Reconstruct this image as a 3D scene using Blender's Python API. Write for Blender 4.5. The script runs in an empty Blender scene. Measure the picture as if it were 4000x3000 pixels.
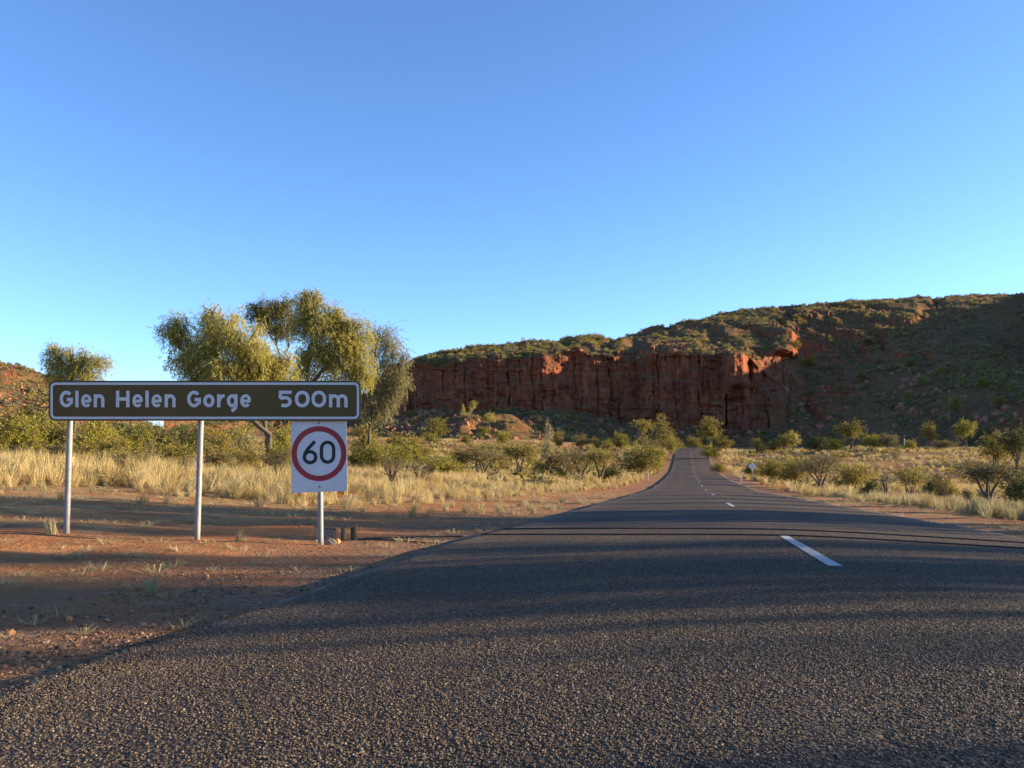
import bpy, bmesh, math
import numpy as np
from mathutils import Vector

SC = bpy.context.scene
COL = SC.collection
R = np.random.default_rng(11)
rad = math.radians

# ------------------------------------------------------------------ camera
FPX, PITCH, EYE = 3200.0, rad(3.93), 0.60
cam_d = bpy.data.cameras.new('camera'); cam = bpy.data.objects.new('camera', cam_d); COL.objects.link(cam)
cam_d.sensor_width = 36.0; cam_d.lens = 36.0*FPX/4000.0; cam_d.clip_start = 0.05; cam_d.clip_end = 9000
cam.location = (0, 0, EYE); cam.rotation_euler = (rad(90)+PITCH, 0, 0)
SC.camera = cam
SC.render.resolution_x, SC.render.resolution_y = 1024, 768
# ------------------------------------------------------------------ sky and sun
SUN_AZ, SUN_EL = 83.5, 12.0          # degrees clockwise from the view direction (+Y); elevation
W = bpy.data.worlds.new('World'); SC.world = W; W.use_nodes = True
nt = W.node_tree; nt.nodes.clear()
sky = nt.nodes.new('ShaderNodeTexSky'); sky.sky_type = 'NISHITA'; sky.sun_disc = False
sky.sun_elevation = rad(SUN_EL); sky.sun_rotation = rad(SUN_AZ)
sky.altitude = 600; sky.air_density = 0.8; sky.dust_density = 0.25; sky.ozone_density = 4.4
bg = nt.nodes.new('ShaderNodeBackground'); bg.inputs[1].default_value = 0.12
wo = nt.nodes.new('ShaderNodeOutputWorld')
wb = nt.nodes.new('ShaderNodeMix'); wb.data_type = 'RGBA'; wb.blend_type = 'MULTIPLY'; wb.inputs[0].default_value = 1.0; wb.inputs[7].default_value = (1.03, 0.97, 0.985, 1)   # camera white balance
nt.links.new(sky.outputs[0], wb.inputs[6]); nt.links.new(wb.outputs[2], bg.inputs[0]); nt.links.new(bg.outputs[0], wo.inputs[0])
sl = bpy.data.lights.new('sun', 'SUN'); sl.energy = 5.0; sl.angle = rad(0.53); sl.color = (1.0, 0.80, 0.53)
sun = bpy.data.objects.new('sun', sl); COL.objects.link(sun)
_a = rad(SUN_AZ); SUNV = Vector((math.sin(_a)*math.cos(rad(SUN_EL)), math.cos(_a)*math.cos(rad(SUN_EL)), math.sin(rad(SUN_EL))))
sun.rotation_euler = SUNV.to_track_quat('Z', 'Y').to_euler(); sun.location = (60, 0, 40)
vs = SC.view_settings; vs.view_transform = 'Standard'; vs.look = 'None'; vs.gamma = 1.0; vs.exposure = 1.65
try: vs.use_curve_mapping = False
except Exception: pass
SC.cycles.max_bounces = 6; SC.cycles.transparent_max_bounces = 4

# ------------------------------------------------------------------ helpers: numbers
def ray(px, py, Y):
    """photo pixel (4000 x 3000) and distance along +Y -> world point"""
    u, v = (px-2000)/FPX, -(py-1500)/FPX
    d = np.array([u, math.cos(PITCH)-v*math.sin(PITCH), math.sin(PITCH)+v*math.cos(PITCH)])
    k = Y/d[1]
    return np.array([d[0]*k, Y, EYE+d[2]*k])
def rayv(px, py, Y):
    u, v = (px-2000)/FPX, -(py-1500)/FPX
    dy = math.cos(PITCH)-v*math.sin(PITCH); dz = math.sin(PITCH)+v*math.cos(PITCH)
    return np.stack([u*Y/dy, Y+0*u, EYE+dz*Y/dy], -1)
def _h(i, j, s):
    n = (i.astype(np.int64)*374761393 + j.astype(np.int64)*668265263 + s*1274126177) & 0xffffffff
    n = ((n ^ (n >> 13))*1274126177) & 0xffffffff
    return ((n ^ (n >> 16)) & 0xffff)/65535.0
def vnoise(x, y, s=0):
    x = np.asarray(x, float); y = np.asarray(y, float)
    i = np.floor(x); j = np.floor(y); fx = x-i; fy = y-j
    fx = fx*fx*(3-2*fx); fy = fy*fy*(3-2*fy); i = i.astype(np.int64); j = j.astype(np.int64)
    a = _h(i, j, s); b = _h(i+1, j, s); c = _h(i, j+1, s); d = _h(i+1, j+1, s)
    return (a+(b-a)*fx)*(1-fy)+(c+(d-c)*fx)*fy*1.0
def fbm(x, y, s=0, o=4):
    r = 0; a = 0.5; t = 0
    for k in range(o):
        r = r+a*(vnoise(np.asarray(x)*2**k+k*17.3, np.asarray(y)*2**k-k*9.1, s+k)-0.5)*2; t += a; a *= 0.5
    return r/t
def sstep(a, b, x):
    t = np.clip((np.asarray(x, float)-a)/(b-a), 0, 1); return t*t*(3-2*t)

# ------------------------------------------------------------------ helpers: objects
def build(name, V, F, mat, parent=None, smooth=False, link=True, attrs=None):
    V = np.asarray(V, np.float32).reshape(-1, 3)
    if not isinstance(F, (list, tuple)): F = [F]
    F = [np.asarray(f, np.int32) for f in F if len(f)]
    me = bpy.data.meshes.new(name)
    me.vertices.add(len(V)); me.vertices.foreach_set('co', V.ravel())
    if F:
        loops = np.concatenate([f.ravel() for f in F]); tot = np.concatenate([np.full(len(f), f.shape[1], np.int32) for f in F])
        st = np.concatenate([[0], np.cumsum(tot)[:-1]]).astype(np.int32)
        me.loops.add(len(loops)); me.loops.foreach_set('vertex_index', loops)
        me.polygons.add(len(tot)); me.polygons.foreach_set('loop_start', st)
        try: me.polygons.foreach_set('loop_total', tot)
        except Exception: pass
        me.polygons.foreach_set('use_smooth', np.full(len(tot), smooth, bool))
    for k, (typ, arr) in (attrs or {}).items():
        a = me.attributes.new(k, typ, 'POINT')
        a.data.foreach_set('vector' if typ == 'FLOAT_VECTOR' else 'value', np.ascontiguousarray(arr).ravel())
    me.update(calc_edges=True)
    if mat is not None: me.materials.append(mat)
    o = bpy.data.objects.new(name, me)
    if link: COL.objects.link(o)
    if parent is not None: o.parent = parent
    return o
def tag(o, label=None, cat=None, group=None, kind=None):
    if label: o['label'] = label
    if cat: o['category'] = cat
    if group: o['group'] = group
    if kind: o['kind'] = kind
    return o
def empty(name, loc=(0, 0, 0), rz=0, parent=None):
    o = bpy.data.objects.new(name, None); COL.objects.link(o); o.location = loc; o.rotation_euler = (0, 0, rz)
    o.empty_display_size = 0.2
    if parent: o.parent = parent
    return o
class MB:
    def __init__(s): s.V = []; s.F = {}; s.n = 0
    def add(s, V, F):
        V = np.asarray(V, float).reshape(-1, 3)
        for f in (F if isinstance(F, list) else [F]):
            f = np.asarray(f, np.int64)
            if len(f): s.F.setdefault(f.shape[1], []).append(f+s.n)
        s.V.append(V); s.n += len(V)
    def get(s): return np.concatenate(s.V), [np.concatenate(v) for v in s.F.values()]
    def build(s, name, mat, parent=None, smooth=False, link=True):
        V, F = s.get(); return build(name, V, F, mat, parent, smooth, link)
def tube(P, rr, n=6, cap=True):
    P = np.asarray(P, float); rr = np.broadcast_to(np.asarray(rr, float), (len(P),))
    T = np.gradient(P, axis=0); T /= np.linalg.norm(T, axis=1)[:, None]+1e-9
    ref = np.array([0.31, 0.2, 0.93]) if abs(T[0][2]) < 0.8 else np.array([1.0, 0.1, 0.05])
    A = np.cross(T, ref); A /= np.linalg.norm(A, axis=1)[:, None]+1e-9; B = np.cross(T, A)
    th = np.arange(n)/n*2*math.pi
    V = P[:, None]+rr[:, None, None]*(np.cos(th)[None, :, None]*A[:, None]+np.sin(th)[None, :, None]*B[:, None])
    i = np.arange(len(P)-1)[:, None]*n; k = np.arange(n)[None]; k2 = (k+1) % n
    F = np.stack([i+k, i+k2, i+n+k2, i+n+k], -1).reshape(-1, 4)
    Fs = [F]
    V = V.reshape(-1, 3)
    if cap:
        V = np.concatenate([V, P[:1], P[-1:]]); c0 = len(V)-2
        k = np.arange(n); e = (len(P)-1)*n
        Fs.append(np.concatenate([np.stack([k*0+c0, (k+1) % n, k], -1), np.stack([k*0+c0+1, e+k, e+(k+1) % n], -1)]))
    return V, Fs
def box(c, s):
    c = np.array(c, float); s = np.array(s, float)/2
    V = np.array([[x, y, z] for x in (-1, 1) for y in (-1, 1) for z in (-1, 1)])*s+c
    return V, np.array([[0, 1, 3, 2], [4, 6, 7, 5], [0, 4, 5, 1], [2, 3, 7, 6], [0, 2, 6, 4], [1, 5, 7, 3]])
def bevel_mod(o, w, seg=2):
    m = o.modifiers.new('bevel', 'BEVEL'); m.width = w; m.segments = seg; m.limit_method = 'ANGLE'; return o

# ------------------------------------------------------------------ materials
def mat(name):
    m = bpy.data.materials.new(name); m.use_nodes = True; n = m.node_tree
    for x in list(n.nodes): n.nodes.remove(x)
    out = n.nodes.new('ShaderNodeOutputMaterial'); return m, n, out
class N:
    def __init__(s, n): s.n = n
    def __call__(s, typ, inp=None, **kw):
        x = s.n.nodes.new(typ)
        for k, v in kw.items(): setattr(x, k, v)
        for k, v in (inp or {}).items():
            if isinstance(v, bpy.types.NodeSocket): s.n.links.new(v, x.inputs[k])
            else: x.inputs[k].default_value = v
        return x
    def noise(s, scale, vec=None, detail=5, rough=0.55, dist=0.0):
        i = {'Scale': scale, 'Detail': detail, 'Roughness': rough, 'Distortion': dist}
        if vec is not None: i['Vector'] = vec
        return s('ShaderNodeTexNoise', i).outputs['Fac']
    def ramp(s, fac, stops):
        x = s('ShaderNodeValToRGB', {'Fac': fac}); e = x.color_ramp.elements
        while len(e) < len(stops): e.new(0.5)
        for q, (p, c) in zip(e, stops): q.position = p; q.color = (*c, 1) if len(c) == 3 else c
        return x.outputs['Color']
    def mix(s, f, a, b, blend='MIX'):
        x = s('ShaderNodeMix', data_type='RGBA', blend_type=blend)
        for k, v in ((0, f), (6, a), (7, b)):
            if isinstance(v, bpy.types.NodeSocket): s.n.links.new(v, x.inputs[k])
            else: x.inputs[k].default_value = (*v, 1) if isinstance(v, tuple) and len(v) == 3 else v
        return x.outputs[2]
    def math(s, op, a, b=0.0, clamp=False):
        x = s('ShaderNodeMath', operation=op, use_clamp=clamp)
        for k, v in ((0, a), (1, b)):
            if isinstance(v, bpy.types.NodeSocket): s.n.links.new(v, x.inputs[k])
            else: x.inputs[k].default_value = v
        return x.outputs[0]
    def bump(s, h, strength=0.5, dist=0.02, nrm=None):
        i = {'Height': h, 'Strength': strength, 'Distance': dist}
        if nrm is not None: i['Normal'] = nrm
        return s('ShaderNodeBump', i).outputs[0]
    def pos(s): return s('ShaderNodeNewGeometry').outputs['Position']
def lin(r, g, b):
    f = lambda c: ((c/255+0.055)/1.055)**2.4 if c > 10 else c/255/12.92
    return (f(r), f(g), f(b))
def finish(n, out, col, rough=0.9, nrm=None, spec=0.2, metal=0.0):
    b = n('ShaderNodeBsdfPrincipled', {'Roughness': rough, 'Metallic': metal, 'Specular IOR Level': spec})
    if isinstance(col, bpy.types.NodeSocket): n.n.links.new(col, b.inputs['Base Color'])
    else: b.inputs['Base Color'].default_value = (*col, 1)
    if nrm is not None: n.n.links.new(nrm, b.inputs['Normal'])
    n.n.links.new(b.outputs[0], out.inputs[0]); return b
def simple(name, col, rough=0.7, spec=0.3, metal=0.0, var=0.25, scale=8.0, bump=0.0):
    m, t, out = mat(name); n = N(t); p = n('ShaderNodeTexCoord').outputs['Object']
    f = n.noise(scale, p, 6, 0.65)
    c = n.ramp(f, [(0.25, tuple(x*(1-var) for x in col)), (0.75, tuple(min(1, x*(1+var)) for x in col))])
    finish(n, out, c, rough, n.bump(f, bump, 0.02) if bump else None, spec, metal); return m
def leafmat(name, cols, trans=0.35, ob=0.25):
    m, t, out = mat(name); n = N(t)
    g = n('ShaderNodeNewGeometry'); oi = n('ShaderNodeObjectInfo')
    f = n.math('ADD', n.math('MULTIPLY', g.outputs['Random Per Island'], 1-ob), n.math('MULTIPLY', oi.outputs['Random'], ob))
    k = len(cols)-1
    c = n.ramp(f, [(0.08+0.84*i/k, q) for i, q in enumerate(cols)])
    d = n('ShaderNodeBsdfDiffuse', {'Color': c}); tr = n('ShaderNodeBsdfTranslucent', {'Color': c})
    mx = n('ShaderNodeMixShader', {0: trans, 1: d.outputs[0], 2: tr.outputs[0]})
    t.links.new(mx.outputs[0], out.inputs[0]); return m

# ------------------------------------------------------------------ terrain functions
YAW = math.atan(0.2125); RD = np.array([math.sin(YAW), math.cos(YAW)]); RN = np.array([RD[1], -RD[0]]); RC = np.array([0.953, 0.0])
def st(x, y):
    x = np.asarray(x, float)-RC[0]; y = np.asarray(y, float)-RC[1]
    return x*RD[0]+y*RD[1], x*RN[0]+y*RN[1]
def xy(s, t): return RC[0]+s*RD[0]+t*RN[0], RC[1]+s*RD[1]+t*RN[1]
_ks = np.array([-3000, -200, -60, -20, 0, 25, 50, 75, 95, 115, 130, 150, 165, 178, 195, 230, 300, 9000.])
_kd = np.array([-0.5, -0.5, -0.45, -0.15, 0.56, 1.72, 2.85, 3.52, 3.9, 4.12, 3.98, 3.1, 2.4, 1.98, 1.9, 2.3, 2.0, 2.0])
_ss = np.arange(-300, 420, 0.5); _dd = np.interp(_ss, _ks, _kd)
_k = np.hanning(25); _k /= _k.sum(); _dd[12:-12] = np.convolve(_dd, _k, 'valid')
def zc(s): return EYE-np.interp(s, _ss, _dd)             # road crown height
HW = 3.15
def edge(s, side): return HW+0.10*fbm(s*0.35, side*7.7, 5, 3)+0.10*fbm(s*1.9, side*3.3, 6, 4)-0.2*(1-sstep(2.0, 4.5, s))*(side < 0)
def camber(s, t): a = np.abs(t); return np.where(np.asarray(t) < 0, 0.045-0.024*sstep(3.5, 8.0, s), 0.036)*(np.sqrt(a*a+0.5)-0.707)*1.22
def zroad(s, t): return zc(s)-camber(s, t)
def ground(x, y):
    s, t = st(x, y); a = np.abs(t); q = np.maximum(a-4.6, 0)
    z = zc(s)-camber(s, np.clip(t, -HW, HW))
    z = z-0.18+0.075*sstep(HW-0.40, HW-0.05, a)+0.02*sstep(HW+0.3, HW+2.5, a)
    left = 2.6*(1-np.exp(-(q/40)**1.3)); right = -0.35*sstep(4, 12, a)+0.3*sstep(20, 60, a)
    z = z+np.where(t < 0, left, right)
    sag = np.exp(-((s-112)/32)**2); z = z-sag*sstep(4, 14, a)*np.where(t < 0, 0.5, 0.9)
    far = sstep(6, 26, a)*sstep(20, 60, s)
    z = z+far*0.55*fbm(x/17, y/13, 21, 4)+sstep(12, 40, a)*sstep(60, 110, s)*1.0*np.abs(fbm(x/30, y/11, 31, 3))
    z = z+sstep(HW+0.35, HW+2.2, a)*(0.05*fbm(x/1.9, y/1.9, 41, 3)+0.022*fbm(x/0.45, y/0.45, 43, 2)*np.exp(-np.maximum(s, 0)/30))
    z = z+sstep(250, 900, np.hypot(x, y))*-6
    return z
def ground_hit(px, py, y0=7.0, y1=260.0):
    Y = np.linspace(y0, y1, 3000); P = rayv(np.full(Y.shape, float(px)), np.full(Y.shape, float(py)), Y)
    d = P[:, 2]-ground(P[:, 0], P[:, 1]); k = np.argmax(d < 0)
    return Y[k] if d[k] < 0 else 180.0

# ------------------------------------------------------------------ ground sheet
def grow(a, b, d0, k):
    v = [a]; d = d0
    while v[-1] < b: v.append(v[-1]+d); d *= k
    return v
sv = np.array(sorted([-x for x in grow(0.12, 2600, 0.2, 1.16)]+grow(0.0, 200, 0.09, 1.0075)+grow(200.5, 3200, 1.6, 1.09)))
tp = np.array(grow(0, 3.0, 0.75, 1)+grow(3.08, 8.0, 0.07, 1.02)+grow(8.2, 60, 0.2, 1.03)+grow(62, 2600, 2.2, 1.11))
tv = np.concatenate([-tp[:0:-1], tp])
S_, T_ = np.meshgrid(sv, tv, indexing='ij'); GX, GY = xy(S_, T_); GZ = ground(GX, GY)
def gridf(a, b):
    i = np.arange(a-1)[:, None]*b; j = np.arange(b-1)[None]
    return np.stack([i+j, i+j+1, i+b+j+1, i+b+j], -1).reshape(-1, 4)
m_ground, t_, o_ = mat('red_soil'); n = N(t_)
p = n.pos(); at = n('ShaderNodeAttribute', attribute_name='dist').outputs['Fac']
soil = n.ramp(n.noise(0.9, p, 8, 0.62), [(0.25, (0.17, 0.058, 0.019)), (0.5, (0.31, 0.115, 0.037)), (0.75, (0.43, 0.185, 0.066))])
grav = n.ramp(n.noise(22, p, 5, 0.7), [(0.3, (0.10, 0.062, 0.04)), (0.55, (0.24, 0.14, 0.08)), (0.78, (0.40, 0.26, 0.16))])
vor = n('ShaderNodeTexVoronoi', {'Vector': p, 'Scale': 42.0}); vor2 = n('ShaderNodeTexVoronoi', {'Vector': p, 'Scale': 15.0})
litter = n.ramp(n.noise(3.2, p, 8, 0.7), [(0.35, (0.20, 0.10, 0.04)), (0.6, (0.36, 0.24, 0.10)), (0.8, (0.50, 0.37, 0.17))])
gm = n.math('MULTIPLY', n.math('SUBTRACT', 1.0, n('ShaderNodeMapRange', {'Value': at, 'From Min': 3.6, 'From Max': 6.0}).outputs[0], True), n.ramp(n.noise(1.3, p, 5), [(0.32, (0.25,)*3), (0.6, (1,)*3)]))
lm = n.math('MULTIPLY', n('ShaderNodeMapRange', {'Value': at, 'From Min': 4.2, 'From Max': 9.0}).outputs[0], n.ramp(n.noise(0.55, p, 6, 0.6), [(0.36, (0,)*3), (0.58, (1,)*3)]))
c = n.mix(gm, soil, grav); c = n.mix(lm, c, litter)
straw = n.ramp(n.noise(9, n('ShaderNodeMapping', {'Vector': p, 'Scale': (0.35, 1.6, 1)}).outputs[0], 4, 0.7), [(0.60, (0,)*3), (0.70, (1,)*3)])
c = n.mix(n.math('MULTIPLY', straw, 0.5), c, (0.50, 0.36, 0.19))
h = n.math('ADD', n.math('MULTIPLY', n.noise(7, p, 8, 0.7), 1.0), n.math('MULTIPLY', n.math('SUBTRACT', 1.0, vor.outputs['Distance']), 0.25))
h = n.math('ADD', h, n.math('MULTIPLY', n.math('SUBTRACT', 1.0, vor2.outputs['Distance'], True), 0.3))
finish(n, o_, c, 0.95, n.bump(h, 0.7, 0.05), 0.1)
gr = build('ground', np.stack([GX, GY, GZ], -1), gridf(len(sv), len(tv)), m_ground, None, True, attrs={'dist': ('FLOAT', np.abs(T_).astype(np.float32))})
tag(gr, 'red dirt verge and dry plain stretching to the hills', None, None, 'structure')

# ------------------------------------------------------------------ road
rs = np.array(grow(-40, -2, 1.0, 1)+grow(-1.5, 205, 0.16, 1.006)+grow(206, 330, 2, 1)); ru = np.concatenate([np.linspace(-1, -0.9, 4), np.linspace(-0.8, 0.8, 25), np.linspace(0.9, 1, 4)])
S_, U_ = np.meshgrid(rs, ru, indexing='ij')
E_ = np.where(U_ < 0, edge(S_, -1), edge(S_, 1)); T_ = U_*E_; RX, RY = xy(S_, T_); RZ = zroad(S_, np.clip(T_, -HW, HW))
RZ = RZ-0.012*sstep(0.93, 1.0, np.abs(U_)); nb = len(ru)
Vr = np.stack([RX, RY, RZ], -1).reshape(-1, 3); Fr = gridf(len(rs), nb)
sk = []; base = len(Vr); extra = []
for col, sg in ((0, -1), (nb-1, 1)):
    e = Vr.reshape(len(rs), nb, 3)[:, col].copy(); e[:, 2] -= 0.16; e[:, 0] += sg*RN[0]*0.03; e[:, 1] += sg*RN[1]*0.03
    b0 = base+len(extra)*len(rs); extra.append(e); i = np.arange(len(rs)-1); a = i*nb+col
    q = np.stack([a, a+nb, b0+i+1, b0+i], -1); sk.append(q if sg < 0 else q[:, ::-1])
Vr = np.concatenate([Vr]+extra); Fr = np.concatenate([Fr]+sk)
m_road, t_, o_ = mat('chip_seal_asphalt'); n = N(t_); p = n.pos()
v1 = n('ShaderNodeTexVoronoi', {'Vector': p, 'Scale': 75.0}); v2 = n('ShaderNodeTexVoronoi', {'Vector': p, 'Scale': 30.0})
chip = n.ramp(n('ShaderNodeSeparateColor', {0: v1.outputs['Color']}).outputs[0], [(0.0, (0.038, 0.027, 0.017)), (0.55, (0.072, 0.050, 0.032)), (0.85, (0.125, 0.088, 0.056)), (1.0, (0.20, 0.145, 0.09))])
big = n.ramp(n.noise(0.35, p, 6, 0.6), [(0.3, (0.75,)*3), (0.7, (1.2,)*3)])
wheel = n('ShaderNodeAttribute', attribute_name='lane').outputs['Fac']
c = n.mix(1.0, chip, big, 'MULTIPLY'); c = n.mix(n.math('MULTIPLY', wheel, 0.35), c, (0.052, 0.040, 0.029))
dust = n('ShaderNodeAttribute', attribute_name='rim').outputs['Fac']
c = n.mix(n.math('MULTIPLY', dust, n.ramp(n.noise(4, p, 6, 0.7), [(0.35, (0,)*3), (0.65, (1,)*3)])), c, (0.20, 0.15, 0.11))
dmp = n.math('SUBTRACT', 1.0, v1.outputs['Distance'])
finish(n, o_, c, 0.75, n.bump(n.math('ADD', dmp, n.math('MULTIPLY', n.noise(160, p, 2), 0.5)), 0.75, 0.012), 0.12)
lane = np.exp(-((np.abs(np.abs(T_)-1.5)-0.75)/0.35)**2).ravel(); rim = sstep(0.86, 1.0, np.abs(U_)).ravel()
ex = np.zeros(len(Vr)-len(lane))
road = build('road', Vr, Fr, m_road, None, True, attrs={'lane': ('FLOAT', np.concatenate([lane, ex]).astype(np.float32)), 'rim': ('FLOAT', np.concatenate([rim, ex+1]).astype(np.float32))})
tag(road, 'two lane chip seal road running straight to the red cliff', None, None, 'structure')
# painted centre dashes, 3 m on and 9 m off
m_paint, t_, o_ = mat('worn_white_paint'); n = N(t_); p = n.pos()
c = n.ramp(n.math('ADD', n.math('MULTIPLY', n.noise(85, p, 5, 0.75), 0.7), n.math('MULTIPLY', n.noise(7, p, 4, 0.6), 0.3)), [(0.40, (0.08, 0.065, 0.05)), (0.47, (0.33, 0.32, 0.30)), (0.7, (0.47, 0.46, 0.43))])
finish(n, o_, c, 0.6, n.bump(n('ShaderNodeTexVoronoi', {'Vector': p, 'Scale': 75.0}).outputs['Distance'], 0.4, 0.01), 0.3)
for k in range(-1, 14):
    s0 = 5.5+12*k; ss = np.linspace(s0, s0+3.0, 13); q = []
    for t in (-0.045, 0.045):
        x, y = xy(ss, np.full(13, t)+0.004*fbm(ss*9, ss*0+t*50, 3)); q.append(np.stack([x, y, zc(ss)+0.004-0.0016*0], -1))
    V = np.concatenate(q); i = np.arange(12)
    build('lane_dash', V, np.stack([i, i+13, i+14, i+1], -1), m_paint, road)

# ------------------------------------------------------------------ hills (lofted columns from foot to crest)
def rock_material():
    m, t, out = mat('red_sandstone_hill'); n = N(t); p = n.pos()
    g = n('ShaderNodeNewGeometry'); nz = n('ShaderNodeSeparateXYZ', {0: g.outputs['Normal']}).outputs['Z']
    st_ = n('ShaderNodeMapping', {'Vector': p, 'Scale': (0.35, 0.35, 0.05)}).outputs[0]
    rock = n.ramp(n.noise(1.0, st_, 8, 0.65, 0.4), [(0.28, (0.10, 0.034, 0.020)), (0.5, (0.28, 0.080, 0.034)), (0.72, (0.44, 0.165, 0.068))])
    varn = n.ramp(n.noise(0.10, p, 7, 0.65), [(0.38, (0,)*3), (0.62, (1,)*3)])
    rock = n.mix(n.math('MULTIPLY', varn, 0.45), rock, (0.10, 0.055, 0.042))
    pale = n.ramp(n.noise(0.6, p, 6, 0.7), [(0.66, (0,)*3), (0.74, (1,)*3)])
    rock = n.mix(n.math('MULTIPLY', pale, 0.35), rock, (0.42, 0.27, 0.20))
    soil = n.ramp(n.noise(0.35, p, 8, 0.7), [(0.3, (0.095, 0.058, 0.027)), (0.5, (0.17, 0.10, 0.045)), (0.75, (0.29, 0.15, 0.062))])
    f = n('ShaderNodeMapRange', {'Value': n.math('ADD', nz, n.math('MULTIPLY', n.math('SUBTRACT', n.noise(0.25, p, 6, 0.7), 0.5), 0.5)), 'From Min': 0.55, 'From Max': 0.80}).outputs[0]
    c = n.mix(f, rock, soil)
    hb = n.math('ADD', n.noise(0.5, st_, 8, 0.7), n.noise(1.2, p, 6, 0.7))
    finish(n, out, c, 0.95, n.bump(hb, 0.9, 1.0), 0.05); return m
m_hill = rock_material()
def crack_cells(u, v, seed, wmin, wmax):
    r = np.random.default_rng(seed); e = np.cumsum(r.uniform(wmin, wmax, 600))-200; off = r.uniform(-1, 1, 601)
    uw = u+12*fbm(v/70, u/300, seed, 3)+3*fbm(u/15, v/15, seed+3, 2)
    i = np.clip(np.searchsorted(e, uw), 1, 599); d1 = uw-e[i-1]; d2 = e[i]-uw; d = np.minimum(d1, d2); j = np.where(d1 < d2, i-1, i)
    st_ = r.random(601)**2.2; run = sstep(-0.25, 0.25, fbm(v/45+j*3.1, j*7.7, seed+8, 2))
    return off[i], np.exp(-(d/2.6)**2)*st_[j]*run
def loft(name, px, K, segs, cliff, seed, rough=1.0):
    """K: list of rows (px[], y[], dist[]) from foot to back; returns object and the point grid"""
    C = []
    for kp, ky, kd in K: C.append((np.interp(px, kp, ky), np.interp(px, kp, kd)))
    if seed == 3:
        w_ = np.interp(px, *cliff); C[2] = (C[2][0]+w_*(16*fbm(px/75, px*0, 141, 3)+9*fbm(px/22, px*0, 142, 2)), C[2][1]); C[1] = (C[1][0]+w_*14*fbm(px/90, px*0, 143, 3), C[1][1])
    D = []; Yp = []; CL = []
    for a in range(len(C)-1):
        for f in np.linspace(0, 1, segs[a], endpoint=(a == len(C)-2)):
            D.append(C[a][1]*(1-f)+C[a+1][1]*f)
            z0 = (1720-C[a][0])*C[a][1]; z1 = (1720-C[a+1][0])*C[a+1][1]
            g = f if a != len(C)-3 else math.sin(f*math.pi/2)**0.9
            Yp.append((z0*(1-g)+z1*g)/FPX); CL.append(np.full(len(px), 1.0 if a == 1 else (0.5 if (a == 0 and f > 0.9) or (a == 2 and f < 0.15) else 0.0)))
    D = np.array(D); Z = np.array(Yp)+EYE; CL = np.array(CL)*np.interp(px, *cliff)[None]
    PX = np.broadcast_to(px, D.shape); YI = 1720-(Z-EYE)*FPX/D
    o1, k1 = crack_cells(PX, YI, seed, 12, 60); o2, k2 = crack_cells(PX, YI, seed+9, 25, 110); o3, k3 = crack_cells(PX*1.0, YI, seed+5, 8, 26)
    up = sstep(0, 1, (fbm(PX/60, YI/40, seed+2, 3)+0.5))
    off = o2*1.5+o1*0.8*up+o3*0.4*up+k2*3.0+k1*1.8+k3*0.7+6*fbm(PX/150, YI/700, seed+4, 3)+2.2*fbm(PX/40, YI/25, seed+6, 4)
    led = np.floor((YI+14*fbm(PX/80, YI/60, seed+7, 3))/17); off = off+1.8*(_h(led.astype(np.int64), (np.floor((PX+led*13)/63)).astype(np.int64), seed)-0.5)*sstep(-0.2, 0.3, fbm(PX/120, YI/60, seed+41, 2))
    X = (PX-2000)/FPX*D
    nz = 2.4*fbm(X/26, D/26, seed+11, 5)+1.1*np.abs(fbm(X/9, D/9, seed+12, 3))
    rid = np.abs(fbm(X/34+0.3*fbm(X/60, D/60, seed+21), D/60, seed+13, 4))
    but = -9*sstep(2815, 2860, PX)*(1-sstep(2905, 2930+30*vnoise(YI/30, YI*0, 8), PX))*(1-sstep(1500, 1570, YI))*sstep(1375, 1400, YI)
    but = but-7*sstep(2925, 2950, PX)*(1-sstep(2962, 2985, PX))*(1-sstep(1480, 1530, YI))*sstep(1385, 1405, YI)
    but = but-16*sstep(2980, 3080, PX)*(1-sstep(3100, 3118+22*vnoise(YI/22, YI*0, 9), PX))*(1-sstep(1385, 1410, YI))*sstep(1285, 1310, YI)*(seed == 3)
    D2 = D+off*CL+but; wz = rough*(1-CL)*sstep(0, 0.12, np.linspace(0, 1, len(D)))[:, None]*(0.55+0.45*sstep(0.18, 0.28, np.linspace(0, 1, len(D))))[:, None]
    Z2 = Z+wz*(nz*1.0-3.6*np.exp(-(rid/0.12)**2)+1.1)
    stp = fbm(X/18, D/18, seed+31, 3)*6+Z2/3.0; Z2 = Z2+wz*0.7*(np.floor(stp)-stp+0.5)*sstep(-0.1, 0.3, fbm(X/40, D/40, seed+33, 3))*2
    X2 = (PX-2000)/FPX*D2
    G = np.stack([X2, D2, Z2], -1)
    o = build(name, G, gridf(*G.shape[:2])[:, ::-1], m_hill, None, False)
    tag(o, None, None, None, 'structure'); return o, G
px = np.concatenate([np.arange(640, 1440, 14), np.arange(1440, 3120, 3.2), np.arange(3120, 4100, 6.0), np.arange(4100, 5600, 25)])
kp = [640, 1000, 1300, 1450, 1520, 1640, 1800, 2000, 2260, 2400, 2480, 2560, 2700, 2900, 2980, 3060, 3150, 3300, 3500, 3700, 3850, 4000, 4400, 5600]
foot = (kp, [1762]*24, [230, 245, 262, 272, 272, 268, 250, 256, 274, 285, 288, 295, 300, 305, 305, 300, 295, 285, 270, 255, 240, 228, 205, 190])
bot = (kp, [1690, 1680, 1665, 1640, 1625, 1612, 1588, 1592, 1625, 1648, 1655, 1665, 1684, 1690, 1690, 1684, 1672, 1640, 1600, 1580, 1580, 1590, 1565, 1560],
       [275, 295, 318, 332, 334, 333, 330, 328, 326, 325, 326, 324, 322, 318, 317, 316, 315, 308, 302, 284, 268, 252, 225, 210])
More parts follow.
